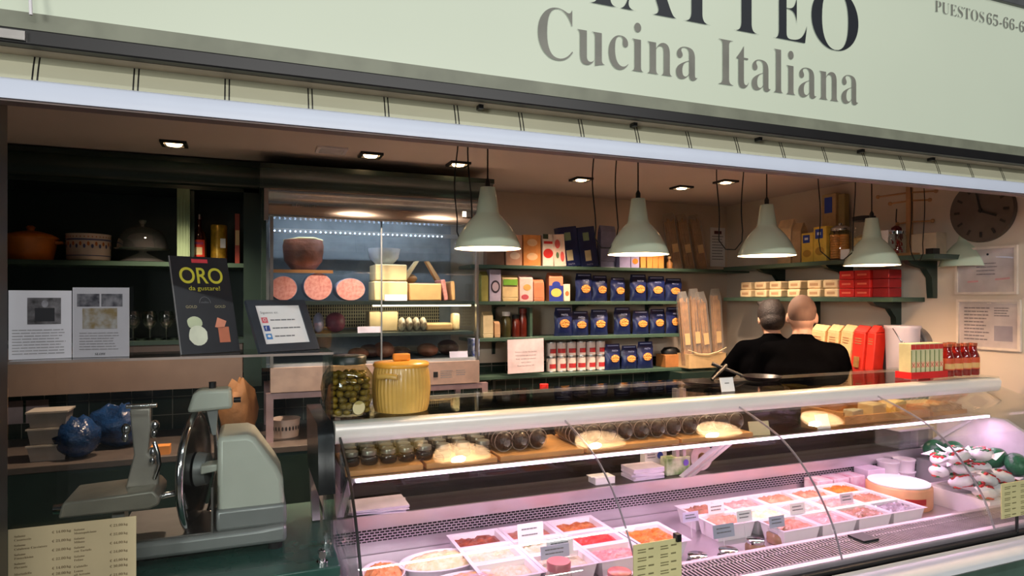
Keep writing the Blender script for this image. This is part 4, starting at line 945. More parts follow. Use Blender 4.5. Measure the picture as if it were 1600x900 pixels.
    # support posts
    for x in (CX0+.03, 1.69, CX1-.10):
        for d in (0, .035) if x == 1.69 else (0,):
            m = MB(); m.prism([(2.02, 1.098), (2.05, 1.098), (2.31, .896), (2.28, .896)], x+d, x+d+.02, 'x'); m.build('post', M_whitemetal, t)
            m = MB(); m.box(x+d+.002, x+d+.018, 2.33, 2.36, .896, 1.262); m.build('post', M_pk, t)
    # ends
    MB().prism([(2.42, 1.274), (2.03, 1.274), (2.0, 1.24), (1.975, 1.075), (2.38, 1.075)], CX0-.058, CX0-.011, 'x').build('end_plate', mat('end_black', (26, 28, 30), .25), t)
    MB().prism([(2.36, 1.074), (2.32, 1.074), (2.22, .924), (2.27, .924)], CX0-.055, CX0-.030, 'x').build('end_post', M_pk, t)
    ring = GP+[(1.53, .80), (2.3, .80), (2.3, 1.26)]
    MB().prism(ring, CX0-.004, CX0, 'x').build('end_glass', M_glass, t)
    MB().prism(ring, CX1-.004, CX1, 'x').build('end_glass', M_glass, t)
    MB().box(CX0-.005, CX0+.02, 1.53, 2.3, .70, .83).build('end_sill', M_pk, t)
    MB().prism([(1.60, .83), (1.66, .93), (1.95, 1.09), (2.27, 1.09), (2.27, .76), (1.60, .76)], CX1-.03, CX1-.006, 'x').build('end_liner', mat('liner_white', (232, 222, 230), .4), t)
case()
area('case_light', ((CX0+CX1)/2, 1.995, 1.088), (math.radians(-4), 0, 0), CX1-CX0-.15, .02, 10, (1.0, .58, .88))

# ---- middle shelf goods
ZS = 1.1085
for i, (xa, xb) in enumerate([(535, 658), (660, 772), (774, 905), (907, 1052), (1054, 1166)]):
    a, b = X(xa, 2.06), X(xb, 2.06)
    o = MB().box(0, b-a-.006, 0, .26, 0, .018).build('wooden_board', M_wood, loc=(a+.003, 2.018, ZS), bevel=.003); tag(o, f'honey coloured serving board on the middle shelf, {nth(i, 5)}', 'board', 'serving boards in the case')
ZB = ZS+.0185
def sjar():
    t = thing('spread_jar', 'x', 'jar', (0, 0, 0), 0, 'small dark jars on the boards')
    MB().lathe([(0, 0), (.024, 0), (.027, .004), (.027, .022), (.022, .030), (0, .030)], seg=20).build('jar', mat('dark_spread', (30, 20, 16), .12, coat=.6), t)
    MB().lathe([(0, .030), (.0235, .030), (.0235, .042), (.0225, .044), (0, .044)], seg=20).build('lid', mat('pewter_lid', (160, 156, 142), .3, .7), t); return t
sj = sjar(); k = 0
xs = [548, 577, 607, 635, 663, 692, 723, 754]
for row in range(3):
    for i, x in enumerate(xs):
        D = 2.085+row*.062; L = (X(x, 2.085)+.004*row, D, ZB)
        lab = f'small dark spread jar with pewter lid, {nth(i, 8)} in the {["front", "middle", "back"][row]} row'
        if k == 0: sj.location = L; sj['label'] = lab
        else: dup(sj, L, 0, lab)
        k += 1
def choc():
    t = thing('wrapped_salami', 'x', 'salami', (0, 0, 0), 0, 'dark wrapped salamis in a row')
    m = MB(); m.lathe([(0, 0), (.016, .003), (.030, .02), (.034, .06), (.034, .16), (.026, .19), (.0, .2)], (0, 0, .034), 20, axis='y', wob=lambda a, z: .06*math.sin(a*5+z*60)); m.build('sausage', mat('choc_salami', (52, 34, 30), .3, var=.5, scale=40, bump=.6, bscale=70), t)
    m = MB()
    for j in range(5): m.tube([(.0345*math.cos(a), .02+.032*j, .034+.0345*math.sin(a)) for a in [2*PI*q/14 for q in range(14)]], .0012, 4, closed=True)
    m.build('string', mat('net', (190, 172, 162), .4), t)  # net strings kept pale to paint the white highlights too
    MB().lathe([(.0, -.012), (.012, -.010), (.006, .0), (.008, .004)], (0, 0, .034), 10, axis='y').build('tip', M_film, t)
    return t
ch = choc(); k = 0
xs = [786, 812, 840]+[900, 926, 950, 975, 1000, 1026, 1050, 1075, 1100, 1124, 1148]
for i, x in enumerate(xs):
    D = 2.06; L = (X(x, D+.03), D, ZB)
    lab = f'dark netted salami, {nth(i, 3)} of the small left group' if i < 3 else f'dark netted salami, {nth(i-3, 11)} of the long right group'
    if k == 0: ch.location = L; ch['label'] = lab
    else: dup(ch, L, random.uniform(-.12, .12), lab)
    k += 1
for i, x in enumerate([770, 835]):
    pass
# right part of the middle shelf: wooden tray with cheeses
a, b = X(1308, 2.1), X(1440, 2.1)
t = thing('wooden_tray', 'shallow wooden tray of cheese pieces on the middle shelf at right', 'tray', (a, 2.06, ZS))
W = b-a; m = MB(); m.box(0, W, 0, .24, 0, .008); m.box(0, W, 0, .01, .008, .035); m.box(0, W, .23, .24, .008, .05); m.box(0, .01, .01, .23, .008, .05); m.box(W-.01, W, .01, .23, .008, .035); m.build('tray', M_wood, t)
for i, (x, m_, w_, h_) in enumerate([(1338, mat('grey_cheese', (190, 184, 160), .5), .09, .04), (1372, Mcheese, .11, .06), (1405, mat('yellow_cheese', (230, 196, 110), .5), .10, .065)]):
    o = MB().prism([(0, 0), (w_, .02), (w_*.9, h_*1.6), (.01, h_*1.5)], 0, h_*.9, 'z').build('cheese_wedge', m_, loc=(X(x, 2.13)-w_/2, 2.11, ZS+.0085), bevel=.004); tag(o, ['greyish', 'pale', 'yellow'][i]+' cheese wedge in the wooden tray in the case', 'cheese')
t = thing('bread_tray', 'long tan cake tray at the right end of the middle shelf', 'tray', (X(1445, 2.1), 2.06, ZS))
W = 3.14-X(1445, 2.1); MB().box(0, W, 0, .22, 0, .018).build('tray', M_wood, t); 
m = MB(); m.box(.015, W-.015, .015, .2, .018, .04); m.build('focaccia', mat('focaccia', (200, 160, 110), .7, var=.2, scale=30, bump=.5), t)
for i, (x, z, w_, h_) in enumerate([(1290, ZS, .07, .06), (1388, ZS+.036, .0, 0)]):
    if w_: tag(MB().box(-w_/2, w_/2, 0, .004, 0, h_).build('price_card', M_paper, loc=(X(x, 2.03), 2.035, z), rot=(-.3, 0, 0)), 'pale card standing left of the wooden tray on the middle shelf', 'card')
tag(MB().box(-.045, .045, 0, .003, 0, .055).build('price_card', M_cream, loc=(X(1188, 2.03), 2.03, ZS), rot=(-.25, 0, -.15)), 'cream price card leaning near the fourth lamp reflection on the middle shelf', 'card')

# ---- rear worktop goods
ZW = .8955
t = thing('paper_pile', 'loose pile of white wrapping sheets at the left of the rear worktop', 'paper', (X(590, 2.37), 2.365, ZW))
for k in range(5):
    MB().box(-.10, .10, -.07, .07, k*.004, k*.004+.0025).build('sheet', mat('lilac_paper', (220, 208, 226), .6), t, rotz=random.uniform(-.25, .25))
t = thing('notepad_stack', 'stack of pale lilac leaflets on the rear worktop', 'paper', (X(1000, 2.38), 2.36, ZW))
for k in range(6): MB().box(-.075, .075, -.05, .05, k*.008, k*.008+.007).build('leaflet', mat('lilac_paper', (220, 208, 226), .6), t, rotz=random.uniform(-.12, .12))
t = thing('card_box', 'small open white card box left of the leaflet stack', 'box', (X(942, 2.34), 2.34, ZW))
MB().box(-.045, .045, -.02, .04, 0, .028).build('box', M_paper, t); MB().box(-.06, .02, -.01, .03, .0285, .032).build('flap', M_paper, t)
t = thing('medicine_box', 'white and blue carton standing behind the leaflets', 'carton', (X(1022, 2.42), 2.425, ZW+.0))
MB().box(-.055, .055, -.02, .02, 0, .11).build('carton', M_paper, t); m = MB(); m.disc((.02, .07), .015, .015, 0, 14, -.021); m.lines(-.045, 0, .09, 3, .012, -.021, 1); m.build('printed_pattern', [M_blue, M_grey], t)
t = thing('herb_tub', 'green and white printed carton beside the paper roll', 'carton', (X(1055, 2.35), 2.345, ZW))
MB().box(-.06, .06, -.02, .03, 0, .075).build('carton', mat('white_green', (214, 220, 190), .5, col2=(110, 150, 80), scale=20), t, bevel=.003); m = MB(); m.disc((.035, .05), .014, .014, 0, 14, -.0235); m.build('printed_pattern', [C(120, 90, 200)], t)
t = thing('paper_roll', 'white paper roll lying on end beside the printed carton', 'paper roll', (X(1080, 2.42), 2.385, ZW))
MB().lathe([(.022, 0), (.058, 0), (.058, .10), (.022, .10), (.022, 0)], (0, -.04, .058), 32, axis='y', caps=False).build('roll', mat('tissue', (230, 204, 206), .8), t); MB().lathe([(.019, .001), (.0215, .001), (.0215, .099), (.019, .099), (.019, .001)], (0, -.04, .058), 24, axis='y', caps=False).build('core', M_kraft, t)
t = thing('acrylic_box', 'clear acrylic box with pale lid on the rear worktop at right', 'box', (X(1415, 2.36), 2.36, ZW))
m = MB(); m.box(-.12, .12, -.06, .08, 0, .004); m.box(-.12, .12, -.06, -.056, .004, .09); m.box(-.12, .12, .076, .08, .004, .09); m.box(-.12, -.116, -.056, .076, .004, .09); m.box(.116, .12, -.056, .076, .004, .09); m.build('box', M_film, t); MB().box(-.125, .125, -.065, .085, .09, .10).build('lid', M_plastic, t)

# ---- things on top of the case
ZT = 1.2845
def olive_jar():
    D = 2.10; t = thing('olive_jar', 'big glass jar of green olives with a black lid on the case', 'jar', (X(543, D), D, ZT))
    G = glass('olive_jar_glass', (.80, .78, .60), 1.6)
    MB().lathe([(0, .001), (.055, .001), (.062, .01), (.078, .055), (.082, .09), (.076, .125), (.058, .152), (.054, .16)], seg=32, caps=False).build('jar', G, t)
    MB().lathe([(0, .16), (.058, .16), (.058, .182), (.054, .186), (0, .186)], seg=28).build('lid', mat('dark_lid', (28, 40, 34), .35), t)
    b = MB(); b.M = Matrix.Rotation(.35, 4, 'Z'); b.disc((0.0, .03), .021, .021, 0, 20, -.072); b.build('sticker', M_cream, t)
    Mo = mat('green_olive', (128, 108, 40), .3, var=.45, scale=35)
    rr = lambda z: .05+.026*math.sin(PI*min(1, (z+.02)/.16)); k = 0
    m = MB()
    for lay in range(9):
        z = .016+lay*.0185
        if z > .145: break
        R_ = min(.066, rr(z)) - .008
        for ring in (R_, R_*.55):
            n = max(3, int(2*PI*ring/.025))
            for q in range(n):
                a = 2*PI*q/n+lay*.6+ring; a += random.uniform(-.15, .15); m.ball((ring*math.cos(a), ring*math.sin(a), z), .0135*random.uniform(.85, 1.1), .011, .0105*random.uniform(.85, 1.1), 10, 0, 6)
    o = m.build('olives', Mo, loc=(X(543, D), D, ZT)); tag(o, 'green olives packed inside the big glass jar', 'olives', kind='stuff')
olive_jar()
def yellow_pot():
    D = 2.13; t = thing('ribbed_pot', 'yellow ribbed ceramic cookie pot with lid beside the olive jar', 'pot', (X(627, D), D, ZT))
    My = mat('mustard_glaze', (206, 164, 82), .3, var=.12, scale=10, coat=.3); r = .092
    MB().lathe([(0, 0), (r*.93, 0), (r*.98, .02), (r*1.03, .07), (r*.99, .12), (r*.94, .142), (0, .142)], seg=252, wob=lambda a, z: .013*math.sin(a*42) if z > .003 and z < .125 else 0).build('pot', My, t)
    MB().lathe([(r*.97, .1425), (r*1.0, .148), (r*.96, .156), (r*.4, .160), (0, .160)], seg=48).build('lid', mat('orange_glaze_lid', (226, 160, 56), .3), t)
    MB().box(-.028, .028, -.012, .012, .160, .184).build('knob', mat('orange_knob', (226, 140, 44), .35), t, bevel=.005)
    MB().tube([(-.085, -.065, .118), (-.065, -.088, .122), (-.035, -.102, .118)], .009, 10).build('handle', My, t)
yellow_pot()
def pan(label, x, D, hx, hy):
    t = thing('frying_pan', label, 'pan', (X(x, D), D, ZT))
    MB().lathe([(0, 0), (.068, 0), (.086, .018), (.089, .018), (.071, .003), (0, .004)], seg=36).build('pan', mat('dark_pan', (44, 42, 42), .3, .6), t)
    MB().tube([(hx*.083, hy*.083, .016), (hx*.13, hy*.13, .035), (hx*.22, hy*.22, .068)], [.007, .007, .009], 8).build('handle', M_black, t)
pan('black frying pan on the case glass, left of the small white card', 1098, 2.25, .85, .35)
pan('black frying pan on the case glass, right of the small white card', 1190, 2.30, -.8, .55)
t = thing('standing_card', 'small white tented card between the two frying pans', 'card', (X(1141, 2.05), 2.06, ZT))
MB().box(-.032, .032, 0, .002, 0, .055).build('card', M_paper, t, rot=(-.25, 0, 0)); m = MB(); m.M = Matrix.Rotation(-.25, 4, 'X'); m.lines(-.012, .012, .035, 1, .01, -.0005, 0); m.build('printed_pattern', M_grey, t)
# red tray with packets, sauce bottles
D = 2.06
xa, xb = X(1424, D), X(1481, D)
t = thing('red_display_tray', 'bright red cardboard tray holding the cracker packets', 'tray', (xa, D, ZT)); W = xb-xa
m = MB(); m.box(0, W, 0, .08, 0, .004); m.box(0, W, 0, .004, .004, .03); m.box(0, W, .076, .08, .004, .03); m.box(0, .004, .004, .076, .004, .03); m.box(W-.004, W, .004, .076, .004, .03); m.build('tray', mat('tray_red', (214, 30, 34), .4), t)
def xpack():
    t = thing('cracker_packet', 'x', 'packet', (0, 0, 0), 0, 'striped packets in the red tray'); w_ = .029
    MB().box(0, w_, 0, .06, 0, .155).build('packet', mat('pale_green_pack', (214, 208, 160), .45), t, bevel=.002)
    for nm, z0_, z1_, mm in (('red_band', .128, .150, C(206, 50, 44)), ('peach_band', .045, .072, C(236, 190, 150))): MB().box(0.0005, w_-.0005, -.001, 0, z0_, z1_).build(nm, mm, t)
    m = MB(); m.text('X', w_/2, .047, .021, -.0015, 0, align='c', width=.022); m.build('printed_pattern', C(206, 50, 44), t)
    MB().box(0, .004, -.0012, 0, .003, .124).build('green_stripe', C(110, 130, 70), t); return t
xp = xpack()
for i in range(7):
    L = (xa+.006+i*.0305, D+.006, ZT+.0045)
    lab = f'red and pale green striped cracker packet, {nth(i, 7)} in the red tray'
    if i == 0: xp.location = L; xp['label'] = lab
    else: dup(xp, L, 0, lab)
def sauce():
    t = thing('sauce_bottle', 'x', 'bottle', (0, 0, 0), 0, 'tomato sauce bottles on the case')
    MB().lathe([(0, 0), (.025, 0), (.028, .006), (.028, .085), (.022, .105), (.017, .118), (.017, .138), (0, .138)], seg=24).build('bottle', mat('tomato_glass', (130, 22, 16), .1, coat=.6), t)
    MB().lathe([(0, .1382), (.019, .1382), (.019, .152), (0, .153)], seg=18).build('cap', mat('sauce_cap', (170, 90, 60), .35, .4), t)
    MB().lathe([(.0284, .03), (.0284, .085)], seg=20, a0=-3.4, a1=-.2, caps=False).build('wrap_label', mat('sauce_label', (214, 84, 44), .5), t)
    MB().lathe([(.0288, .035), (.0288, .060)], seg=12, a0=-2.9, a1=-.9, caps=False).build('label_panel', C(232, 180, 110), t); return t
sb = sauce(); k = 0
for row in range(2):
    for i in range(4-row):
        L = (xb+.034+i*.0595+(.0 if row else 0), 2.085+.062*row, ZT)
        if L[0] > 3.225: continue
        lab = f'tomato sauce bottle with orange label, {ORD[i]} from the left in the {"back" if row else "front"} row'
        if k == 0: sb.location = L; sb['label'] = lab
        else: dup(sb, L, random.uniform(-.4, .4), lab)
        k += 1

# ---- trays in the case
ZD = .7555
def tray_mesh(w, d, h, rim=.008):
    m = MB(); t_ = .0035
    a, b = w/2, d/2; s = .012
    m.frus(w-2*s, d-2*s, w-2*s, d-2*s, 0, .004)
    o = [(-a, -b), (a, -b), (a, b), (-a, b)]; i = [(x*(1-s/a), y*(1-s/b)) for x, y in o]
    for k in range(4):
        p, q = o[k], o[(k+1) % 4]; r, u = i[k], i[(k+1) % 4]
        m.add([(r[0], r[1], 0), (u[0], u[1], 0), (q[0], q[1], h), (p[0], p[1], h)], [(0, 1, 2, 3)])
        f = 1-.006/a; g = 1-.006/b
        m.add([(r[0]*f, r[1]*g, .004), (u[0]*f, u[1]*g, .004), (q[0]*f, q[1]*g, h), (p[0]*f, p[1]*g, h)], [(3, 2, 1, 0)])
        e = 1+rim/a; ee = 1+rim/b
        m.add([(p[0]*f, p[1]*g, h), (q[0]*f, q[1]*g, h), (q[0]*e, q[1]*ee, h+.0015), (p[0]*e, p[1]*ee, h+.0015)], [(0, 1, 2, 3)])
    return m
def heap(w, d, z0, peak, amp=.006, n=14, oval=False):
    m = MB(); vs = []
    for j in range(n+1):
        for i in range(n+1):
            u, v = -1+2*i/n, -1+2*j/n
            if oval:
                r = max(abs(u), abs(v)); l = math.hypot(u, v) or 1; u, v = u*r/l, v*r/l
            e = max(0, (1-u*u)*(1-v*v)) if not oval else max(0, 1-u*u-v*v)
            vs.append((u*w/2, v*d/2, z0+peak*e**.6+random.uniform(-amp, amp)*(e > 0)))
    fs = [(j*(n+1)+i, j*(n+1)+i+1, (j+1)*(n+1)+i+1, (j+1)*(n+1)+i) for j in range(n) for i in range(n)]
    N = len(vs); vs += [(x, y, z0-.008) for x, y, z in vs]
    fs += [tuple(N+k for k in f[::-1]) for f in fs]
    bd = [i for i in range(n)]+[i*(n+1)+n for i in range(n)]+[n*(n+1)+n-i for i in range(n)]+[(n-i)*(n+1) for i in range(n)]
    fs += [(bd[k], bd[k]+N, bd[(k+1) % len(bd)]+N, bd[(k+1) % len(bd)]) for k in range(len(bd))]
    return m.add(vs, fs, 0, True)
tray_std = tray_mesh(.175, .122, .062); TR0 = None
FOOD = {
 'brown': ('chopped dark meat antipasto', (128, 60, 44), (176, 96, 70)), 'red': ('sliced red peppers', (206, 44, 50), (226, 84, 70)), 'rust': ('rust coloured marinated vegetables', (190, 96, 50), (216, 140, 80)),
 'pink': ('pink salmon spread', (230, 130, 130), (240, 170, 165)), 'orange': ('orange grated carrot salad', (226, 110, 40), (240, 150, 70)), 'cream': ('creamy pale salad', (236, 226, 200), (222, 206, 160)),
 'salmon': ('salmon coloured stuffed pasta', (224, 130, 100), (236, 166, 140)), 'mixed': ('mixed pickled vegetables', (200, 130, 110), (160, 120, 90)), 'ham': ('thin rosy cooked ham slices', (226, 150, 150), (236, 180, 176)), 'greyish': ('greyish marinated anchovies', (170, 160, 170), (140, 120, 130))}
def food_tray(X0, Y0, kind, where, sx=1, sy=1, fill=.04):
    global TR0
    lab = f'white square plastic tray {where}'
    if TR0 is None: TR0 = tag(tray_std.build('food_tray', M_plastic, loc=(X0, Y0, ZD)), lab, 'tray', 'white trays in the deli case'); o = TR0
    else: o = dup(TR0, (X0, Y0, ZD), 0, lab, scale=(sx, sy, 1))
    n, c1, c2 = FOOD[kind]
    f = heap(.160*sx, .108*sy, fill+.004, .012).build('deli_food', mat('food_'+kind, c1, .35, col2=c2, scale=45, bump=.6, bscale=90, coat=.2), loc=(X0, Y0, ZD)); tag(f, f'{n} in the tray {where}', 'food', kind='stuff')
grid = {
 (0, 0): ('brown', 'at the left rear of the first group'),
 (1, 0): ('mixed', 'second from left in the rear line of the first group'), (2, 0): ('rust', 'third from left in the rear line of the first group'),
 (0, 1): ('cream', 'at the left of the second line of the first group'), (1, 1): ('cream', 'beside the tall white cards in the first group'), (2, 1): ('red', 'with bright red food left of the orange one'),
 (1, 2): ('cream', 'left of the pink one in the front line'), (2, 2): ('pink', 'with pink food in front of the red one'), (0, 2): ('cream', 'at the front left corner near the pink lidded jar')}
for (i, j), (kd, wh) in grid.items(): food_tray(.735+i*.192, 2.145-j*.138, kd, wh)
food_tray(1.315, 1.955, 'orange', 'with orange carrot food right of the red one', 1, 1.5, .045)
kinds = ['mixed', 'ham', 'salmon', 'salmon', 'orange', 'salmon', 'cream', 'ham', 'pink', 'mixed', 'brown', 'salmon', 'ham', 'mixed', 'greyish', 'greyish', 'ham', 'salmon', 'pink', 'mixed', 'greyish', 'salmon', 'brown', 'ham']
k = 0
for j in range(4):
    for i in range(5):
        x0 = 1.67+i*.184; y0 = 2.12-j*.13
        if x0 > 2.6 or j == 3 or (j == 2 and i < 1): k += 1; continue
        food_tray(x0, y0, kinds[k], f'{ORD[i]} from the left in the {["rear", "middle", "front", ""][j]} line of the right group', .98, .98, .046); k += 1
def oval(label, flabel, x, y, w, d, c1, c2, name):
    m = MB(); pr = [(0, 0), (.78, 0), (.98, .045), (1.03, .047), (1.0, .05), (.95, .047), (.76, .006), (0, .006)]
    old = m.M; m.M = Matrix.Diagonal((w/2, d/2, 1, 1)); m.lathe(pr, seg=40); m.M = old
    tag(m.build('oval_dish', M_plastic, loc=(x, y, ZD)), label, 'dish', 'oval dishes in the case')
    tag(heap(w*.88, d*.88, .034, .03, .005, 18, True).build('deli_food', mat(name, c1, .45, col2=c2, scale=40, bump=.6, bscale=80), loc=(x, y, ZD)), flabel, 'food', kind='stuff')
oval('large white oval dish of pale salad at the left of the case', 'pale lumpy potato salad heaped in the large oval dish', .575, 2.05, .27, .17, (240, 226, 186), (226, 206, 150), 'salad_pale')
oval('white oval dish of orange food at the far left of the case', 'smooth orange spread in the far left oval dish', .385, 2.03, .13, .16, (226, 140, 80), (240, 170, 110), 'salad_orange')
oval('white oval dish at the front left with golden food', 'golden baked vegetables in the front left oval dish', .60, 1.86, .26, .15, (226, 176, 96), (206, 180, 190), 'salad_gold')
# cards in the case
def card(label, x, y, w, h, m, z=.82, foot=None, tilt=-.15):
    X0, Y0 = on(x, y, z)
    o = MB().box(-w/2, w/2, 0, .002, 0, h).build('price_card', m, loc=(X0, Y0, z), rot=(tilt, 0, 0)); tag(o, label, 'card', 'cards standing in the deli case')
    m2 = MB(); m2.lines(-w*.35, w*.35, h*.75, 2, h*.3, -.001, 0, h=.004); p = m2.build('printed_pattern', M_grey, o)
    m3 = MB(); m3.tube([(0, .004, h*.4), (0, .004, ZD+.006-z)], .0015, 6); m3.build('pick', M_plastic, o)
Mcw = mat('card_white', (240, 238, 236), .5, var=.01); Mcg = mat('card_grey', (176, 180, 196), .5, var=.02)
for lab, x, y, w, h, m in [('large white card beside the brown food tray', 830, 848, .095, .065, Mcw), ('large white card in front of the red pepper tray', 876, 868, .095, .055, Mcw), ('grey backed card above the pink lidded jar', 868, 872, .10, .04, Mcg),
     ('white card on the right group, leftmost', 1120, 803, .075, .04, Mcw), ('pale card on the right group, beside the leftmost', 1164, 815, .07, .04, Mcw), ('bright white card in the middle of the right group', 1247, 803, .075, .04, Mcw), ('pale pink card toward the rear of the right group', 1324, 787, .07, .04, mat('card_pink', (232, 210, 220), .5)),
     ('grey card in the centre of the right group', 1215, 824, .07, .04, Mcg), ('lilac card at the front left of the right group', 1132, 840, .09, .045, Mcg), ('lilac card over the lying packets at left', 1080, 815, .07, .035, mat('card_lilac', (220, 206, 232), .5))]: card(lab, x, y, w, h, m)
# front jars & tubs near the grille
def plid(label, x, y, r, hgt, body, lid, z=ZD):
    X0, Y0 = on(x, y, z+hgt)
    t = thing('preserve_jar', label, 'jar', (X0, Y0, z), 0, 'jars along the front of the case')
    MB().lathe([(0, 0), (r*.92, 0), (r, .006), (r, hgt*.62), (r*.82, hgt*.76), (r*.8, hgt*.8), (0, hgt*.8)], seg=24).build('jar', body, t)
    MB().lathe([(0, hgt*.8), (r*.88, hgt*.8), (r*.9, hgt*.97), (r*.85, hgt), (0, hgt)], seg=24).build('lid', lid, t)
Mpl = mat('pink_lid', (222, 132, 140), .35, .2); Mjg = mat('speckled_jar', (150, 100, 96), .2, col2=(210, 190, 190), scale=40, coat=.4)
plid('glass jar with a pink lid at the front of the case, leftmost', 873, 876, .040, .12, Mjg, Mpl)
plid('glass jar with a pink lid half hidden by the cream price board', 968, 892, .040, .09, Mjg, Mpl)
plid('short dark jar with pale lid right of the cream price board, nearer', 1090, 866, .036, .06, mat('dark_pickle', (70, 50, 56), .2, coat=.4), M_chrome)
plid('short dark jar with pale lid right of the cream price board, farther', 1138, 858, .036, .06, mat('dark_pickle', (70, 50, 56), .2, coat=.4), M_chrome)
plid('small pale tub in front of the middle cards', 1180, 842, .034, .06, mat('tan_pickle', (170, 130, 100), .25), M_chrome)
plid('round tub of beige food at the front middle', 1218, 826, .045, .05, mat('tan_pickle', (170, 130, 100), .25), M_film)
# cheese wheel, tubs, bags
X0, Y0 = on(1412, 775, ZD); X0, Y0 = 2.625, 2.015
t = thing('round_cheese', 'large round boxed cheese with orange side and white top', 'cheese', (X0, Y0, ZD+.0))
MB().lathe([(0, 0), (.125, 0), (.128, .01), (.128, .085), (.122, .092), (0, .092)], seg=48).build('rind', mat('orange_rind', (232, 164, 120), .5), t)
MB().lathe([(0, .0925), (.120, .0925), (.121, .098), (0, .099)], seg=48).build('top', M_paper, t)
MB().lathe([(.1285, .03), (.1285, .055)], seg=14, a0=-2.3, a1=-1.6, caps=False).build('red_stamp', M_red, t)
for i, (x, y) in enumerate([(2.66, 2.235), (2.77, 2.235)]):
    for l in range(2):
        tag(MB().lathe([(0, 0), (.042, 0), (.047, .05), (.05, .052), (.05, .058), (0, .058)], seg=24).build('plastic_tub', M_plastic, loc=(x+.18, y, ZD+l*.0585)), f'white plastic tub at the rear right, {"left" if i == 0 else "right"} stack {"upper" if l else "lower"}', 'tub', 'white tubs at the case rear')
for i in range(3):
    tag(MB().box(-.045, .045, -.04, .04, 0, .075).build('mozzarella_carton', mat('pink_white_carton', (236, 212, 222), .5, col2=(220, 150, 170), scale=20), loc=(2.40+.10*i, 2.238, ZD), bevel=.003), f'pale pink carton, {nth(i, 3)} of the row behind the cheese wheel', 'carton', 'cartons behind the cheese wheel')
tag(MB().box(-.055, .055, -.04, .04, 0, .095).build('butter_box', mat('lilac_box', (226, 206, 226), .5), loc=(2.72, 2.238, ZD), bevel=.003), 'pale lilac box behind the cheese wheel, taller than the cartons', 'box')
def mbag():
    t = thing('mozzarella_bag', 'x', 'mozzarella bag', (0, 0, 0), 0, 'red and green printed mozzarella bags')
    m = MB(); m.ball((0, 0, 0), .052, .04, .026, 14, 0, 8)
    for s in (-1, 1): m.add([(s*.045, -.006, .004), (s*.085, -.034, .010), (s*.088, .03, .002), (s*.045, .006, -.006)], [(0, 1, 2, 3)]); 
    o = m.build('bag', mat('bag_white', (234, 228, 230), .25, var=.06, bump=.4, bscale=30), t)
    r = MB(); g = MB()
    for q in range(5):
        for mm, off in ((r, 0), (g, .011)):
            pts = [(.03*math.cos(a+q)+.0, -.036+.014*q+off*.6, 0) for a in (0,)]
            x = -.03+.014*q; y = -.015+.008*math.sin(q*2)
            z = .0275*math.sqrt(max(.05, 1-(x/.052)**2-((y+off)/.04)**2))
            mm.box(x-.0075, x+.0075, y+off-.005, y+off+.005, z-.006, z+.0015); mm.box(x-.0075, x+.0075, y+off-.005, y+off+.005, -z-.0015, -z+.006)
    r.build('red_print', C(206, 40, 44), t); g.build('green_print', C(50, 120, 70), t); return t
mb_ = mbag(); k = 0
words_ = ['lying flat at the front left', 'lying flat at the front centre', 'lying flat at the front right', 'at the left side', 'in the centre', 'at the right side', 'at the rear left', 'at the rear centre', 'at the rear right']
pos = []
for j in range(3):
    for i in range(3): pos.append((2.79+i*.09, 1.76+j*.095, ZD+.10+.02*j, words_[j*3+i]+' of the low layer'))
for j in range(3):
    for i in range(2): pos.append((2.83+i*.10, 1.78+j*.095, ZD+.145+.02*j, words_[j*3+i]+' of the middle layer'))
for i in range(3): pos.append((2.81+i*.075, 1.88+.05*(i % 2), ZD+.215, ['left', 'middle', 'right'][i]+' on top of the pile'))
for (x, y, z, wd) in pos:
    lab = 'mozzarella bag printed red and green, '+wd
    rot = (random.uniform(-.5, .5), random.uniform(-.35, .35), random.uniform(0, 6.28))
    if k == 0: o = mb_; o.location = (x, y, z); o['label'] = lab
    else: o = dup(mb_, (x, y, z), 0, lab)
    o.rotation_euler = rot; k += 1
t = thing('plastic_crate', 'white plastic crate under the pile of mozzarella bags', 'crate', (2.885, 1.86, ZD))
MB().box(-.125, .12, -.14, .14, 0, .075).build('crate', M_plastic, t)
Mgp = mat('green_film', (40, 104, 66), .3, var=.4, scale=20, bump=.4)
for i in range(5):
    X0 = 3.10+.012*i; Y0 = 2.19-.085*i
    b = MB(); b.ball((0, 0, 0), .06, .045, .045, 16, 0, 8); o = b.build('salad_bag', Mgp, loc=(X0, Y0, ZD+.16+.01*(i % 2)), rot=(.2, .1*i, i)); tag(o, f'green printed salad bag, {nth(i, 5)} behind the mozzarella pile', 'salad bag', 'green salad bags')
t = thing('plastic_crate', 'low grey crate under the green salad bags', 'crate', (3.12, 2.0, ZD))
MB().box(-.08, .09, -.24, .24, 0, .11).build('crate', mat('crate_grey', (150, 150, 150), .5), t)
# price boards on the front glass
def board(label, x0, x1, ytop, D, h, clip=True):
    a, b = X(x0, D), X(x1, D); z = H((x0+x1)/2, ytop, D)-h; W = b-a
    t = thing('price_board', label, 'price board', ((a+b)/2, D, z)); 
    MB().box(-W/2, W/2, 0, .003, 0, h).build('board', mat('price_cream', (212, 204, 150), .55, var=.05), t)
    m = MB()
    for c in (-W*.42, W*.05):
        for r in range(6): m.lines(c, c+W*.18, h*.9-r*h*.16, 2, h*.05, -.001, 0, h=h*.02); m.lines(c+W*.22, c+W*.34, h*.9-r*h*.16, 1, h*.05, -.001, 0, h=h*.03)
    m.build('printed_pattern', mat('olive_ink', (120, 114, 76), .7), t)
    if clip: MB().box(W/2-.02, W/2-.006, -.008, .012, h-.008, h+.012).build('clip', M_black, t)
    MB().box(-.004, .004, .003, .01, -max(0, z-.80), 0).build('stand', M_black, t)
board('cream price board with two text columns clipped before the front glass', 990, 1065, 846, 1.505, .14)
board('plain cream price board at the right end of the front glass', 1565, 1618, 752, 1.505, .125, False)

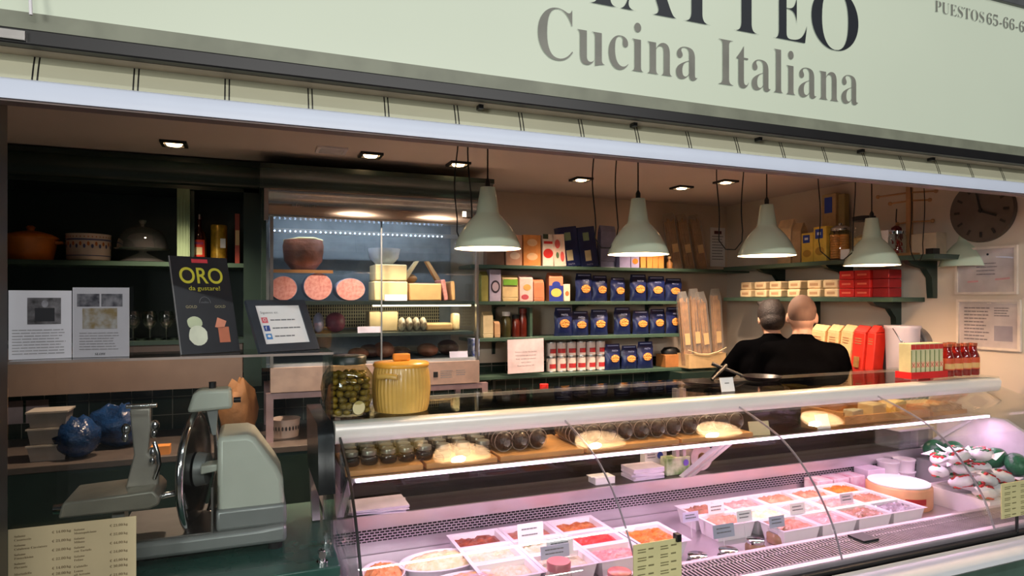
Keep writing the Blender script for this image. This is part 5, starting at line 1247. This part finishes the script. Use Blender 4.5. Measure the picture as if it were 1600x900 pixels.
# ================================================================== LEFT COUNTER, GUARD, SLICER
t = thing('side_service_counter', 'green topped service counter carrying the slicer', 'counter', (0, 1.83, 0))
MB().box(-.60, CX0-.02, .02, .62, 0, .88).build('cabinet', M_counter, t); MB().box(-.60, CX0-.014, 0, .62, .88, .92).build('worktop', mat('green_worktop', (46, 84, 74), .25), t, bevel=.004)
GD = 1.865
t = thing('glass_guard', 'clear glass sneeze guard with top shelf standing round the slicer', 'guard', (0, GD, .9205))
Gg = glass('guard_glass', (.95, .965, .96), 1.0)
gx0, gx1, gh = -.528, .215, .58
MB().box(gx0, gx1, 0, .006, .012, gh-.006).build('front_pane', Gg, t)
MB().box(gx0, gx1, -.004, .20, gh-.006, gh).build('top_shelf', Gg, t)
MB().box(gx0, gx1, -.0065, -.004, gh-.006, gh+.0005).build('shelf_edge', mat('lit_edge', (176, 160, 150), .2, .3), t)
MB().box(gx1-.006, gx1, .006, .22, .012, gh-.0065).build('side_pane', Gg, t)
for (x, y) in ((gx1-.03, -.0), (gx1-.003, .14), (gx0+.05, 0), (gx0+.003, .14)):
    m = MB(); m.cyl((x, y, .0), .016, .006, 18); m.cyl((x, y, .006), .009, .03, 14); m.cyl((x, y-.014, .026), .010, .03, 14, axis='y'); m.build('glass_clamp', M_chrome, t)
GZ = .9205+gh+.0006
# price sheet on the guard
D = GD-.008
t = thing('price_list', 'large cream price list with two columns on the slicer guard', 'price list', (X(13, D), D-.002, H(110, 817, D)-.30))
W = X(213, D)-X(13, D); hh = .30
MB().box(0, W, 0, .002, 0, hh).build('sheet', mat('list_cream', (216, 198, 156), .6, var=.03), t)
m = MB()
L1 = [('Salame', 'Casareccio', '€ 14,00/kg'), ('Salame', 'Calabrese Cacciatore', '€ 21,00/kg'), ('Salame', 'Finocchiona', '€ 20,00/kg'), ('Salame', 'Piccante', '€ 22,00/kg'), ('', 'Mortadella', '€ 14,00/kg'), ('', 'Pancetta', '€ 20,00/kg'), ('', 'Coppa', '€ 22,00/kg'), ('', 'Speck', '€ 23,00/kg'), ('', 'Bresaola', '€ 32,00/kg')]
L2 = [('Salame', 'Montepulciano', '€ 21,00/kg'), ('Salame', 'Milano', '€ 22,00/kg'), ('Salame', 'con Tartufo', '€ 44,00/kg'), ('Salame', 'Felino', '€ 24,00/kg'), ('', 'Culatello', '€ 45,00/kg'), ('Lonza', 'all Arrosto', '€ 30,00/kg'), ('Prosciutto', 'Cotto', '€ 21,00/kg'), ('Prosciutto', 'Crudo', '€ 24,00/kg')]
for c, LL_ in ((.012, L1), (W*.50, L2)):
    z = hh-.020
    for a, b, p in LL_:
        if a: m.text(a, c, z, .0052, -.0006, serif=True); m.text(b, c, z-.0085, .0052, -.0006, serif=True)
        else: m.text(b, c, z-.003, .0052, -.0006, serif=True)
        m.text(p, c+W*.43, z, .0060, -.0006, align='r', serif=True); z -= .0215 if a else .014
m.build('printed_pattern', mat('list_ink', (112, 92, 62), .7), t)
t.rotation_euler = (0, 0, 0)

# things on top of the guard
D = 1.93
t = thing('brochure', 'open brochure with two photo pages standing on the guard top', 'brochure', (X(112, D), D, GZ))
def page(w, hgt, name, rz, loc, fn):
    o = MB().box(0 if w > 0 else w, w if w > 0 else 0, 0, .0015, 0, hgt).build(name, mat('glossy_paper', (214, 212, 218), .35, var=.02), t, loc=loc, rotz=rz)
    m = MB(); fn(m); m.build('printed_pattern', [mat('photo_dark', (30, 28, 30), .4, col2=(120, 116, 120), scale=35), mat('photo_grey', (150, 148, 154), .4, col2=(60, 60, 70), scale=45), mat('photo_warm', (150, 130, 90), .4, col2=(190, 190, 190), scale=40), mat('body_ink', (160, 158, 160), .7), M_ink], o)
    return o
def pl(m):
    m.quad((-.09, -.001, .085), (-.022, -.001, .085), (-.022, -.001, .150), (-.09, -.001, .150), 0); m.lines(-.12, -.012, .072, 9, .0072, -.001, 3, h=.0022)
    m.disc((-.055, .135), .007, .009, 1, 12, -.0015); m.box(-.075, -.035, -.0015, -.001, .092, .125, 4)
def pr_(m):
    m.quad((.010, -.001, .128), (.060, -.001, .128), (.060, -.001, .160), (.010, -.001, .160), 1); m.quad((.064, -.001, .128), (.112, -.001, .128), (.112, -.001, .160), (.064, -.001, .160), 1)
    m.quad((.022, -.001, .072), (.10, -.001, .072), (.10, -.001, .124), (.022, -.001, .124), 2); m.lines(.015, .105, .062, 7, .0068, -.001, 3, h=.002); m.text('SLOW', .05, .005, .006, -.001, 4, serif=True)
page(-.127, .168, 'page', .12, (0, 0, 0), pl)
page(.127, .176, 'page', -.12, (0.002, 0, 0), pr_)
m = MB(); m.box(.002, .136, -.004, -.003, 0, .178); o = m.build('sleeve', glass('sleeve_film', (.97, .97, .97), .8), t, rotz=-.12, loc=(.004, -.002, 0))
def leaning(name, label, cat, x, D, w, h, lean, yaw, face):
    t = thing(name, label, cat, (X(x, D), D, GZ)); t.rotation_euler = (0, 0, yaw)
    p = MB(); return t
YW = math.radians(27)
t = thing('promotional_sign', 'black upright board reading ORO in gold letters on the guard', 'sign', (X(331, 1.95), 1.945, GZ+.001), YW)
LEAN = Matrix.Rotation(-math.radians(17), 4, 'X'); w_, h_ = .158, .275
m = MB(); m.M = LEAN; m.box(-w_/2, w_/2, 0, .004, 0, h_); m.build('board', mat('black_board', (38, 38, 42), .35), t)
m = MB(); m.M = LEAN; m.box(-w_/2-.001, -w_/2+.001, -.0005, .004, 0, h_); m.build('edge', mat('pale_edge2', (130, 128, 128), .3), t)
m = MB(); m.M = LEAN
m.quad((-.022, -.0006, h_*.935), (.022, -.0006, h_*.935), (.022, -.0006, h_*.975), (-.022, -.0006, h_*.975), 0)
m.text('ORO', 0, h_*.72, .047, -.001, 1, align='c', width=.118, off=.012, res=8)
m.text('da gustare!', .004, h_*.645, .013, -.001, 1, align='c', width=.085)
m.text('GOLD', -.038, h_*.46, .008, -.001, 2, align='c'); m.text('GOLD', .04, h_*.46, .008, -.001, 2, align='c')
m.tube([(.015*math.cos(a), -.0012, h_*.51+.018*math.sin(a)) for a in [PI*q/10 for q in range(11)]], .0006, 4, 3); m.text('molho', 0, h_*.51, .006, -.001, 3, align='c')
m.disc((-.035, h_*.31), .020, .018, 4, 18, -.001, .06); m.disc((-.03, h_*.18), .025, .028, 5, 18, -.0012, .06)
m.quad((.018, -.001, h_*.26), (.042, -.001, h_*.24), (.052, -.001, h_*.32), (.028, -.001, h_*.36), 6); m.quad((.026, -.001, h_*.10), (.056, -.001, h_*.10), (.056, -.001, h_*.26), (.026, -.001, h_*.26), 7)
m.build('printed_pattern', [C(206, 60, 70), mat('gold_yellow', (206, 200, 60), .5), C(170, 160, 120), M_grey, C(196, 206, 170), C(220, 224, 200), C(220, 140, 110), C(190, 110, 80)], t)
t = thing('photo_frame', 'dark framed card with three social media marks on the guard', 'frame', (X(455, 1.95), 1.95, GZ+.001), YW)
LEAN = Matrix.Rotation(-math.radians(30), 4, 'X'); w_, h_ = .185, .165
m = MB(); m.M = LEAN; f = .024
m.box(-w_/2, w_/2, 0, .012, 0, f); m.box(-w_/2, w_/2, 0, .012, h_-f*.7, h_); m.box(-w_/2, -w_/2+f, 0, .012, f, h_-f*.7); m.box(w_/2-f, w_/2, 0, .012, f, h_-f*.7); m.build('frame', mat('frame_slate', (52, 58, 66), .35), t)
m = MB(); m.M = LEAN; m.box(-w_/2+f, w_/2-f, .004, .008, f, h_-f*.7); m.build('card', M_paper, t)
m = MB(); m.M = LEAN
m.text('Síguenos en:', -.058, .122, .008, .0035, 0)
for q, (z, mi) in enumerate([(.094, 1), (.068, 2), (.042, 3)]): m.quad((-.060, .0035, z-.002), (-.042, .0035, z-.002), (-.042, .0035, z+.016), (-.060, .0035, z+.016), mi); m.lines(-.034, .055, z+.009, 1, .01, .0035, 4, h=.004, rnd=.3)
m.text('f', -.053, .069, .013, .003, 5, align='c'); m.disc((-.051, .102), .005, .005, 5, 12, .003); m.disc((-.051, .102), .0035, .0035, 1, 12, .0028); m.disc((-.051, .05), .005, .004, 5, 12, .003)
m.build('printed_pattern', [M_grey, C(214, 100, 110), C(50, 80, 150), C(80, 140, 200), M_grey, M_paper], t)
MB().box(-.01, .01, .065, .07, 0, .07).build('strut', M_black, t)

# slicer
def slicer():
    D = 2.0; t = thing('slicing_machine', 'large grey cast metal meat slicer behind the glass guard', 'slicer', (0, D, .9205))
    Mb = mat('cast_grey', (146, 149, 146), .38, .35, var=.04); Ml = mat('cast_light', (196, 200, 186), .4, .1, var=.03)
    z = lambda v: v-.9205
    # base with feet
    poly = [(-.34, .02), (-.33, .085), (-.10, .075), (-.095, .16), (.085, .15), (.095, .02)]
    m = MB(); m.prism([(-.34, .022), (-.34, .070), (.02, .070), (.10, .075), (.10, .022)], 0, .30, 'y'); m.build('base', Mb, t, bevel=.012)
    for x, y in ((-.30, .04), (.07, .04), (-.30, .26), (.07, .26)): MB().cyl((x, y, 0), .02, .022, 16).build('foot', M_rubber, t)
    # motor housing
    m = MB(); m.prism([(-.085, .070), (-.085, .335), (-.005, .335), (.015, .325), (.075, .235), (.092, .20), (.098, .070)], .03, .25, 'y'); m.build('motor_housing', Ml, t, bevel=.014)
    m = MB(); m.prism([(-.089, .068), (-.089, .13), (.100, .13), (.102, .068)], .02, .26, 'y'); m.build('housing_skirt', Mb, t, bevel=.010)
    # blade: disc in Y-Z plane
    BR = Matrix.Translation((-.15, .14, 0)) @ Matrix.Rotation(math.radians(-13), 4, 'Z') @ Matrix.Translation((.15, -.14, 0))
    m = MB(); m.M = BR; m.lathe([(0, -.004), (.15, -.003), (.168, .0), (.15, .003), (0, .004)], (-.150, .14, .225), 56, axis='x'); m.build('blade', mat('blade_steel', (120, 116, 116), .2, 1.0), t)
    m = MB(); m.M = BR; m.tube([(-.135, .14+.178*math.cos(a), .225+.178*math.sin(a)) for a in [2*PI*q/48 for q in range(48)]], .010, 10, closed=True); m.build('blade_guard', M_chrome, t)
    m = MB(); m.M = BR; m.lathe([(.0, .0), (.05, .0), (.045, .03), (0, .03)], (-.142, .14, .225), 24, axis='x'); m.build('blade_hub', Mb, t)
    m = MB(); m.prism([(-.13, .225), (-.085, .232), (-.085, .252), (-.13, .250)], .06, .12, 'y'); m.build('arm_bracket', Ml, t, bevel=.004)
    # steel drip pan
    m = MB(); m.box(-.335, -.095, .01, .29, .071, .076); m.box(-.10, -.095, .01, .29, .076, .20); m.build('drip_pan', M_steel, t)
    # sharpener
    m = MB(); m.prism([(-.165, .405), (-.150, .455), (-.135, .468), (-.05, .468), (-.045, .41)], .05, .13, 'y'); m.build('sharpener', Ml, t, bevel=.01)
    m = MB(); m.cyl((-.10, .09, .468), .010, .018, 14); m.lathe([(0, 0), (.008, 0), (.008, .02), (0, .02)], (-.044, .09, .43), 12, axis='x'); m.build('sharpener_knob', M_black, t)
    m = MB(); m.prism([(-.115, .41), (-.085, .41), (-.09, .335), (-.10, .335)], .07, .11, 'y'); m.build('sharpener_stem', Mb, t)
    # carriage
    m = MB(); m.prism([(-.455, .165), (-.445, .205), (-.24, .215), (-.225, .195), (-.225, .175), (-.25, .165)], -.02, .16, 'y'); m.build('carriage', mat('carriage_grey', (150, 146, 132), .4, .35), t, bevel=.006)
    m = MB(); m.box(-.345, -.315, .04, .10, .076, .166); m.build('carriage_foot', Mb, t)
    m = MB(); m.prism([(-.315, .21), (-.295, .30), (-.300, .36), (-.305, .425), (-.255, .425), (-.255, .36), (-.262, .30), (-.235, .26), (-.235, .21)], .05, .075, 'y'); m.build('meat_pusher', mat('pusher_grey', (178, 172, 160), .35, .4), t, bevel=.004)
    m = MB(); m.lathe([(0, 0), (.006, 0), (.006, .075), (0, .075)], (-.315, .06, .432), 12, axis='x'); m.build('pusher_bar', M_chrome, t)
    for x, zz in ((-.315, .37), (-.245, .375), (-.25, .30)):
        m = MB(); m.ball((x, .06, zz), .012, .012, .016, 12); m.ball((x, .045, zz-.02), .008, .008, .012, 10); m.build('clamp_knob', M_chrome, t)
    m = MB(); m.tube([(-.245, .05, .33), (-.235, .04, .30), (-.232, .04, .27), (-.245, .05, .23)], .006, 8); m.build('pusher_handle', M_chrome, t)
    m = MB(); m.lathe([(0, 0), (.012, 0), (.014, .03), (0, .035)], (-.475, .03, .178), 14, axis='x'); m.build('carriage_knob', M_chrome, t)
    m = MB(); m.tube([(-.225, .03, .185), (-.19, .03, .19), (-.175, .04, .18), (-.165, .04, .14)], .008, 8); m.ball((-.17, .04, .12), .014, .014, .02, 12); m.build('thickness_lever', M_chrome, t)
slicer()

# clutter on the back counter seen through the guard
ZK = .9205
def tubstack():
    for k in range(3):
        t = thing('food_container', f'translucent lidded container, {["bottom", "middle", "top"][k]} of the stack at far left', 'container', (X(75, 3.5), 3.55, ZK+k*.075), 0, 'containers stacked at far left')
        MB().frus(.13, .11, .15, .13, 0, .066).build('container', mat('cloudy_plastic', (150, 140, 134), .3), t); MB().box(-.08, .08, -.07, .07, .066, .074).build('lid', mat('cloudy_lid', (176, 166, 156), .4), t)
tubstack()
def crumple(name, label, cat, x, D, z, rx, ry, rz, m, seed):
    random.seed(seed); b = MB(); b.ball((0, 0, rz), rx, ry, rz, 18, 0, 10); o = b.build(name, m, loc=(X(x, D), D, z))
    for v in o.data.vertices:
        if 0.01 < v.co.z < 2*rz-.001: v.co *= 1+random.uniform(-.12, .12)
        v.co.z = max(0, v.co.z)
    return tag(o, label, cat)
Mbl = mat('blue_plastic', (18, 48, 88), .25, var=.4, scale=15, bump=.5)
crumple('plastic_bag', 'crumpled dark blue plastic bag, lower left of two behind the slicer', 'bag', 122, 3.52, ZK, .09, .08, .09, Mbl, 3)
crumple('plastic_bag', 'shiny blue plastic bag behind the slicer pusher arm', 'bag', 186, 3.70, ZK, .13, .09, .10, Mbl, 4)
crumple('paper_bag', 'crumpled ochre paper bag right of the slicer sharpener', 'bag', 372, 3.62, ZK, .09, .08, .15, mat('ochre_kraft', (140, 96, 56), .7, bump=.2), 5)
tag(MB().box(-.04, .04, -.03, .03, 0, .04).build('sponge_box', mat('orange_box', (206, 130, 60), .6), loc=(X(251, 3.45), 3.46, ZK)), 'small orange box seen between slicer pusher and blade', 'box')
t = thing('basket', 'small white patterned basket under the fridge stand', 'basket', (X(446, 3.66), 3.66, ZK))
MB().lathe([(0, 0), (.065, 0), (.075, .09), (.078, .095), (.0, .095)], seg=28).build('basket', mat('basket_cream', (190, 170, 160), .6), t)
m = MB()
for k in range(26):
    m.M = Matrix.Rotation(2*PI*k/26, 4, 'Z') @ Matrix.Translation((0, -.0745, 0)); m.disc((0, .05), .005, .012, 0, 8)
m.build('pattern', M_ink, t)
for i, (x, y, w_, h_) in enumerate([(19, 645, .09, .12), (58, 643, .10, .12)]):
    D = 4.09; tag(MB().box(-w_/2, w_/2, -.003, 0, 0, h_).build('wall_note', mat('mauve_paper', (170, 150, 150), .7), loc=(X(x, D), 4.098, H(x, y, D)-h_/2)), ['pale note stuck on the dark tiles at far left', 'lined paper note stuck on the dark tiles beside the far left one'][i], 'note')
t = thing('spice_jar', 'small jar with red label on the back counter below the cans', 'jar', (X(850, 3.6), 3.6, ZK)); z_ = H(850, 600, 3.6)-ZK
MB().lathe([(0, 0), (.03, 0), (.03, z_*.8), (.024, z_*.85), (0, z_*.85)], seg=20).build('jar', mat('dark_jar', (70, 50, 40), .2), t); MB().lathe([(0, z_*.85), (.026, z_*.85), (.026, z_), (0, z_)], seg=20).build('lid', M_red, t)

# ================================================================== PEOPLE
def capsule(m, a, b, ra, rb, seg=14):
    a, b = Vector(a), Vector(b); n = 7
    L = (b-a).length; pts = []; rs = []
    for i in range(n+1):
        q = i/n; pts.append(a+(b-a)*q); rs.append(ra+(rb-ra)*q)
    m.tube(pts, rs, seg); m.ball(a, ra, ra, ra, seg, 0, 8); m.ball(b, rb, rb, rb, seg, 0, 8)
def chain(m, pts, rs):
    for (a, b, r, s) in zip(pts[:-1], pts[1:], rs[:-1], rs[1:]): capsule(m, a, b, r, s)
def remesh(o, v, smooth=6):
    r = o.modifiers.new('remesh', 'REMESH'); r.mode = 'VOXEL'; r.voxel_size = v; r.use_smooth_shade = True
    s = o.modifiers.new('smooth', 'SMOOTH'); s.factor = .6; s.iterations = smooth
def person(label, loc, rotz, top, hair, bald, tilt, turn, arm_out):
    t = thing('person', label, 'person', loc, rotz)          # faces local +Y; standing height via 'top'
    s = top/1.72
    P = lambda x, y, z: (x*s, y*s, z*s)
    skin = mat('skin', (206, 158, 132), .5, var=.04)
    lean = .05
    sh = 1.40; hipz = .92
    shl = [P(-.175, lean, sh-.015), P(.175, lean, sh-.015)]
    el = [P(-.25-arm_out, .10, 1.13), P(.25, .10, 1.13)]
    wr = [P(-.15, .27, 1.09), P(.15, .27, 1.09)]
    m = MB()
    chain(m, [P(0, 0, hipz), P(0, .0, 1.10), P(0, .02, 1.28), P(0, .03, 1.40)], [.105*s, .10*s, .105*s, .08*s])
    chain(m, [P(0, .03, 1.38), P(0, .045, 1.50)], [.062*s, .056*s])
    for k in (0, 1):
        sg = -1 if k == 0 else 1
        chain(m, [P(sg*.06, .03, 1.36), shl[k], el[k], wr[k]], [.07*s, .06*s, .04*s, .027*s])
        chain(m, [P(sg*.09, 0, hipz-.02), P(sg*.10, .02, .50), P(sg*.10, -.01, .09)], [.09*s, .058*s, .042*s])
        chain(m, [P(sg*.10, -.04, .045), P(sg*.11, .14, .035)], [.04*s, .034*s])
        # hand
        w = Vector(wr[k]); d = (Vector(wr[k])-Vector(el[k])).normalized(); side = Vector((0, 0, 1)).cross(d).normalized()
        palm = w+d*.05*s; capsule(m, w, palm+d*.02*s, .024*s, .028*s)
        for f in range(4):
            b0 = palm+side*(f-1.5)*.019*s+d*.03*s; L = [.034, .040, .038, .030][f]*s
            p1 = b0+d*L; p2 = p1+(d*.8+Vector((0, 0, -.6)))*L*.7; p3 = p2+(d*.4+Vector((0, 0, -.9)))*L*.5
            chain(m, [palm+side*(f-1.5)*.015*s, b0, p1, p2, p3], [.011*s, .0095*s, .009*s, .0085*s, .0075*s])
        tb = w+d*.03*s-side*sg*.022*s; chain(m, [tb, tb+(d*.6-side*sg*.9)*.028*s, tb+(d*1.3-side*sg*1.0)*.045*s], [.012*s, .011*s, .009*s])
    # head, tilted forward and turned
    Hm = Matrix.Translation(P(0, .045, 1.50)) @ Matrix.Rotation(turn, 4, 'Z') @ Matrix.Rotation(-tilt, 4, 'X')
    m.M = Hm
    m.ball((0, .00, .125*s), .078*s, .098*s, .105*s, 24, 0, 16)
    m.ball((0, .025*s, .065*s), .062*s, .075*s, .075*s, 20, 0, 12)
    m.ball((0, .055*s, .025*s), .035*s, .035*s, .028*s, 14, 0, 8)
    m.tube([(0, .090*s, .120*s), (0, .112*s, .085*s), (0, .095*s, .072*s)], [.009*s, .013*s, .011*s], 8)
    m.ball((0, .088*s, .048*s), .024*s, .012*s, .010*s, 10, 0, 6)
    for sg in (-1, 1):
        m.ball((sg*.079*s, -.002, .095*s), .010*s, .021*s, .033*s, 12, 0, 8); m.ball((sg*.030*s, .078*s, .118*s), .017*s, .014*s, .010*s, 10, 0, 6)
    m.M = Matrix()
    body = m.build('body', skin, t); remesh(body, .0065, 4)
    # hair
    m = MB(); m.M = Hm
    if bald:
        m.ball((0, -.008*s, .134*s), .0795*s, .096*s, .1015*s, 24, 0, 16)
    else:
        m.ball((0, -.010*s, .135*s), .088*s, .108*s, .108*s, 24, 0, 16); m.ball((0, -.03*s, .085*s), .079*s, .085*s, .075*s, 20, 0, 12)
        for k in range(14): m.ball((random.uniform(-.06, .06)*s, random.uniform(-.06, .06)*s, (.21+random.uniform(0, .025))*s), .02*s, .02*s, .015*s, 10, 0, 6)
    m.M = Matrix()
    h = m.build('hair', hair, t)
    # clip hair away from the face: keep only faces behind/above
    Hi = Hm.inverted(); me = h.data
    for v in me.vertices:
        q = Hi @ v.co
        if q.y > .055*s and q.z < .165*s: q.y = .045*s; v.co = Hm @ q
    remesh(h, .006, 3)
    # clothes
    blk = mat('black_cotton', (5, 5, 6), 1.0, var=.1, spec=.0)
    m = MB()
    for (x, wd) in ((-.07, .13), (0, .13), (.07, .13)): chain(m, [P(x, 0, .86), P(x, .0, 1.10), P(x*1.1, .02, 1.26), P(x*1.05, .03, 1.36)], [.13*s, .13*s, .138*s, .105*s])
    chain(m, [P(0, .03, 1.40), P(0, .04, 1.46)], [.088*s, .072*s])
    for k in (0, 1):
        sg = -1 if k == 0 else 1
        chain(m, [P(sg*.05, .03, 1.395), P(sg*.10, .035, 1.385), shl[k], el[k], wr[k]], [.088*s, .082*s, .074*s, .056*s, .040*s])
    j = m.build('jacket', blk, t); remesh(j, .011, 8)
    m = MB()
    chain(m, [P(-.06, 0, .93), P(.06, 0, .93)], [.145*s, .145*s])
    for sg in (-1, 1): chain(m, [P(sg*.09, 0, .92), P(sg*.10, .02, .50), P(sg*.10, -.01, .12)], [.115*s, .078*s, .066*s])
    j = m.build('trousers', blk, t); remesh(j, .013, 5)
    for sg in (-1, 1):
        m = MB(); chain(m, [P(sg*.10, -.05, .052), P(sg*.105, .05, .046), P(sg*.11, .16, .04)], [.05*s, .048*s, .042*s]); 
        j = m.build('shoe', M_rubber, t); remesh(j, .01, 3)
        for v in j.data.vertices: v.co.z = max(.002, v.co.z)
def pxy(x, D): return (X(x, D), D, 0)
random.seed(11)
rz = -math.radians(46)
person('person with a shaven head in black, standing with back turned beside the cream bags', pxy(1253, 2.79), rz, 1.655, mat('stubble', (112, 84, 70), .8), True, .12, .0, .05)
person('person with short dark hair in black, back turned, left of the shaven one', pxy(1208, 3.22), rz+.15, 1.63, mat('dark_hair', (34, 26, 24), .6, var=.4, scale=60, bump=.5), False, .30, .12, .12)
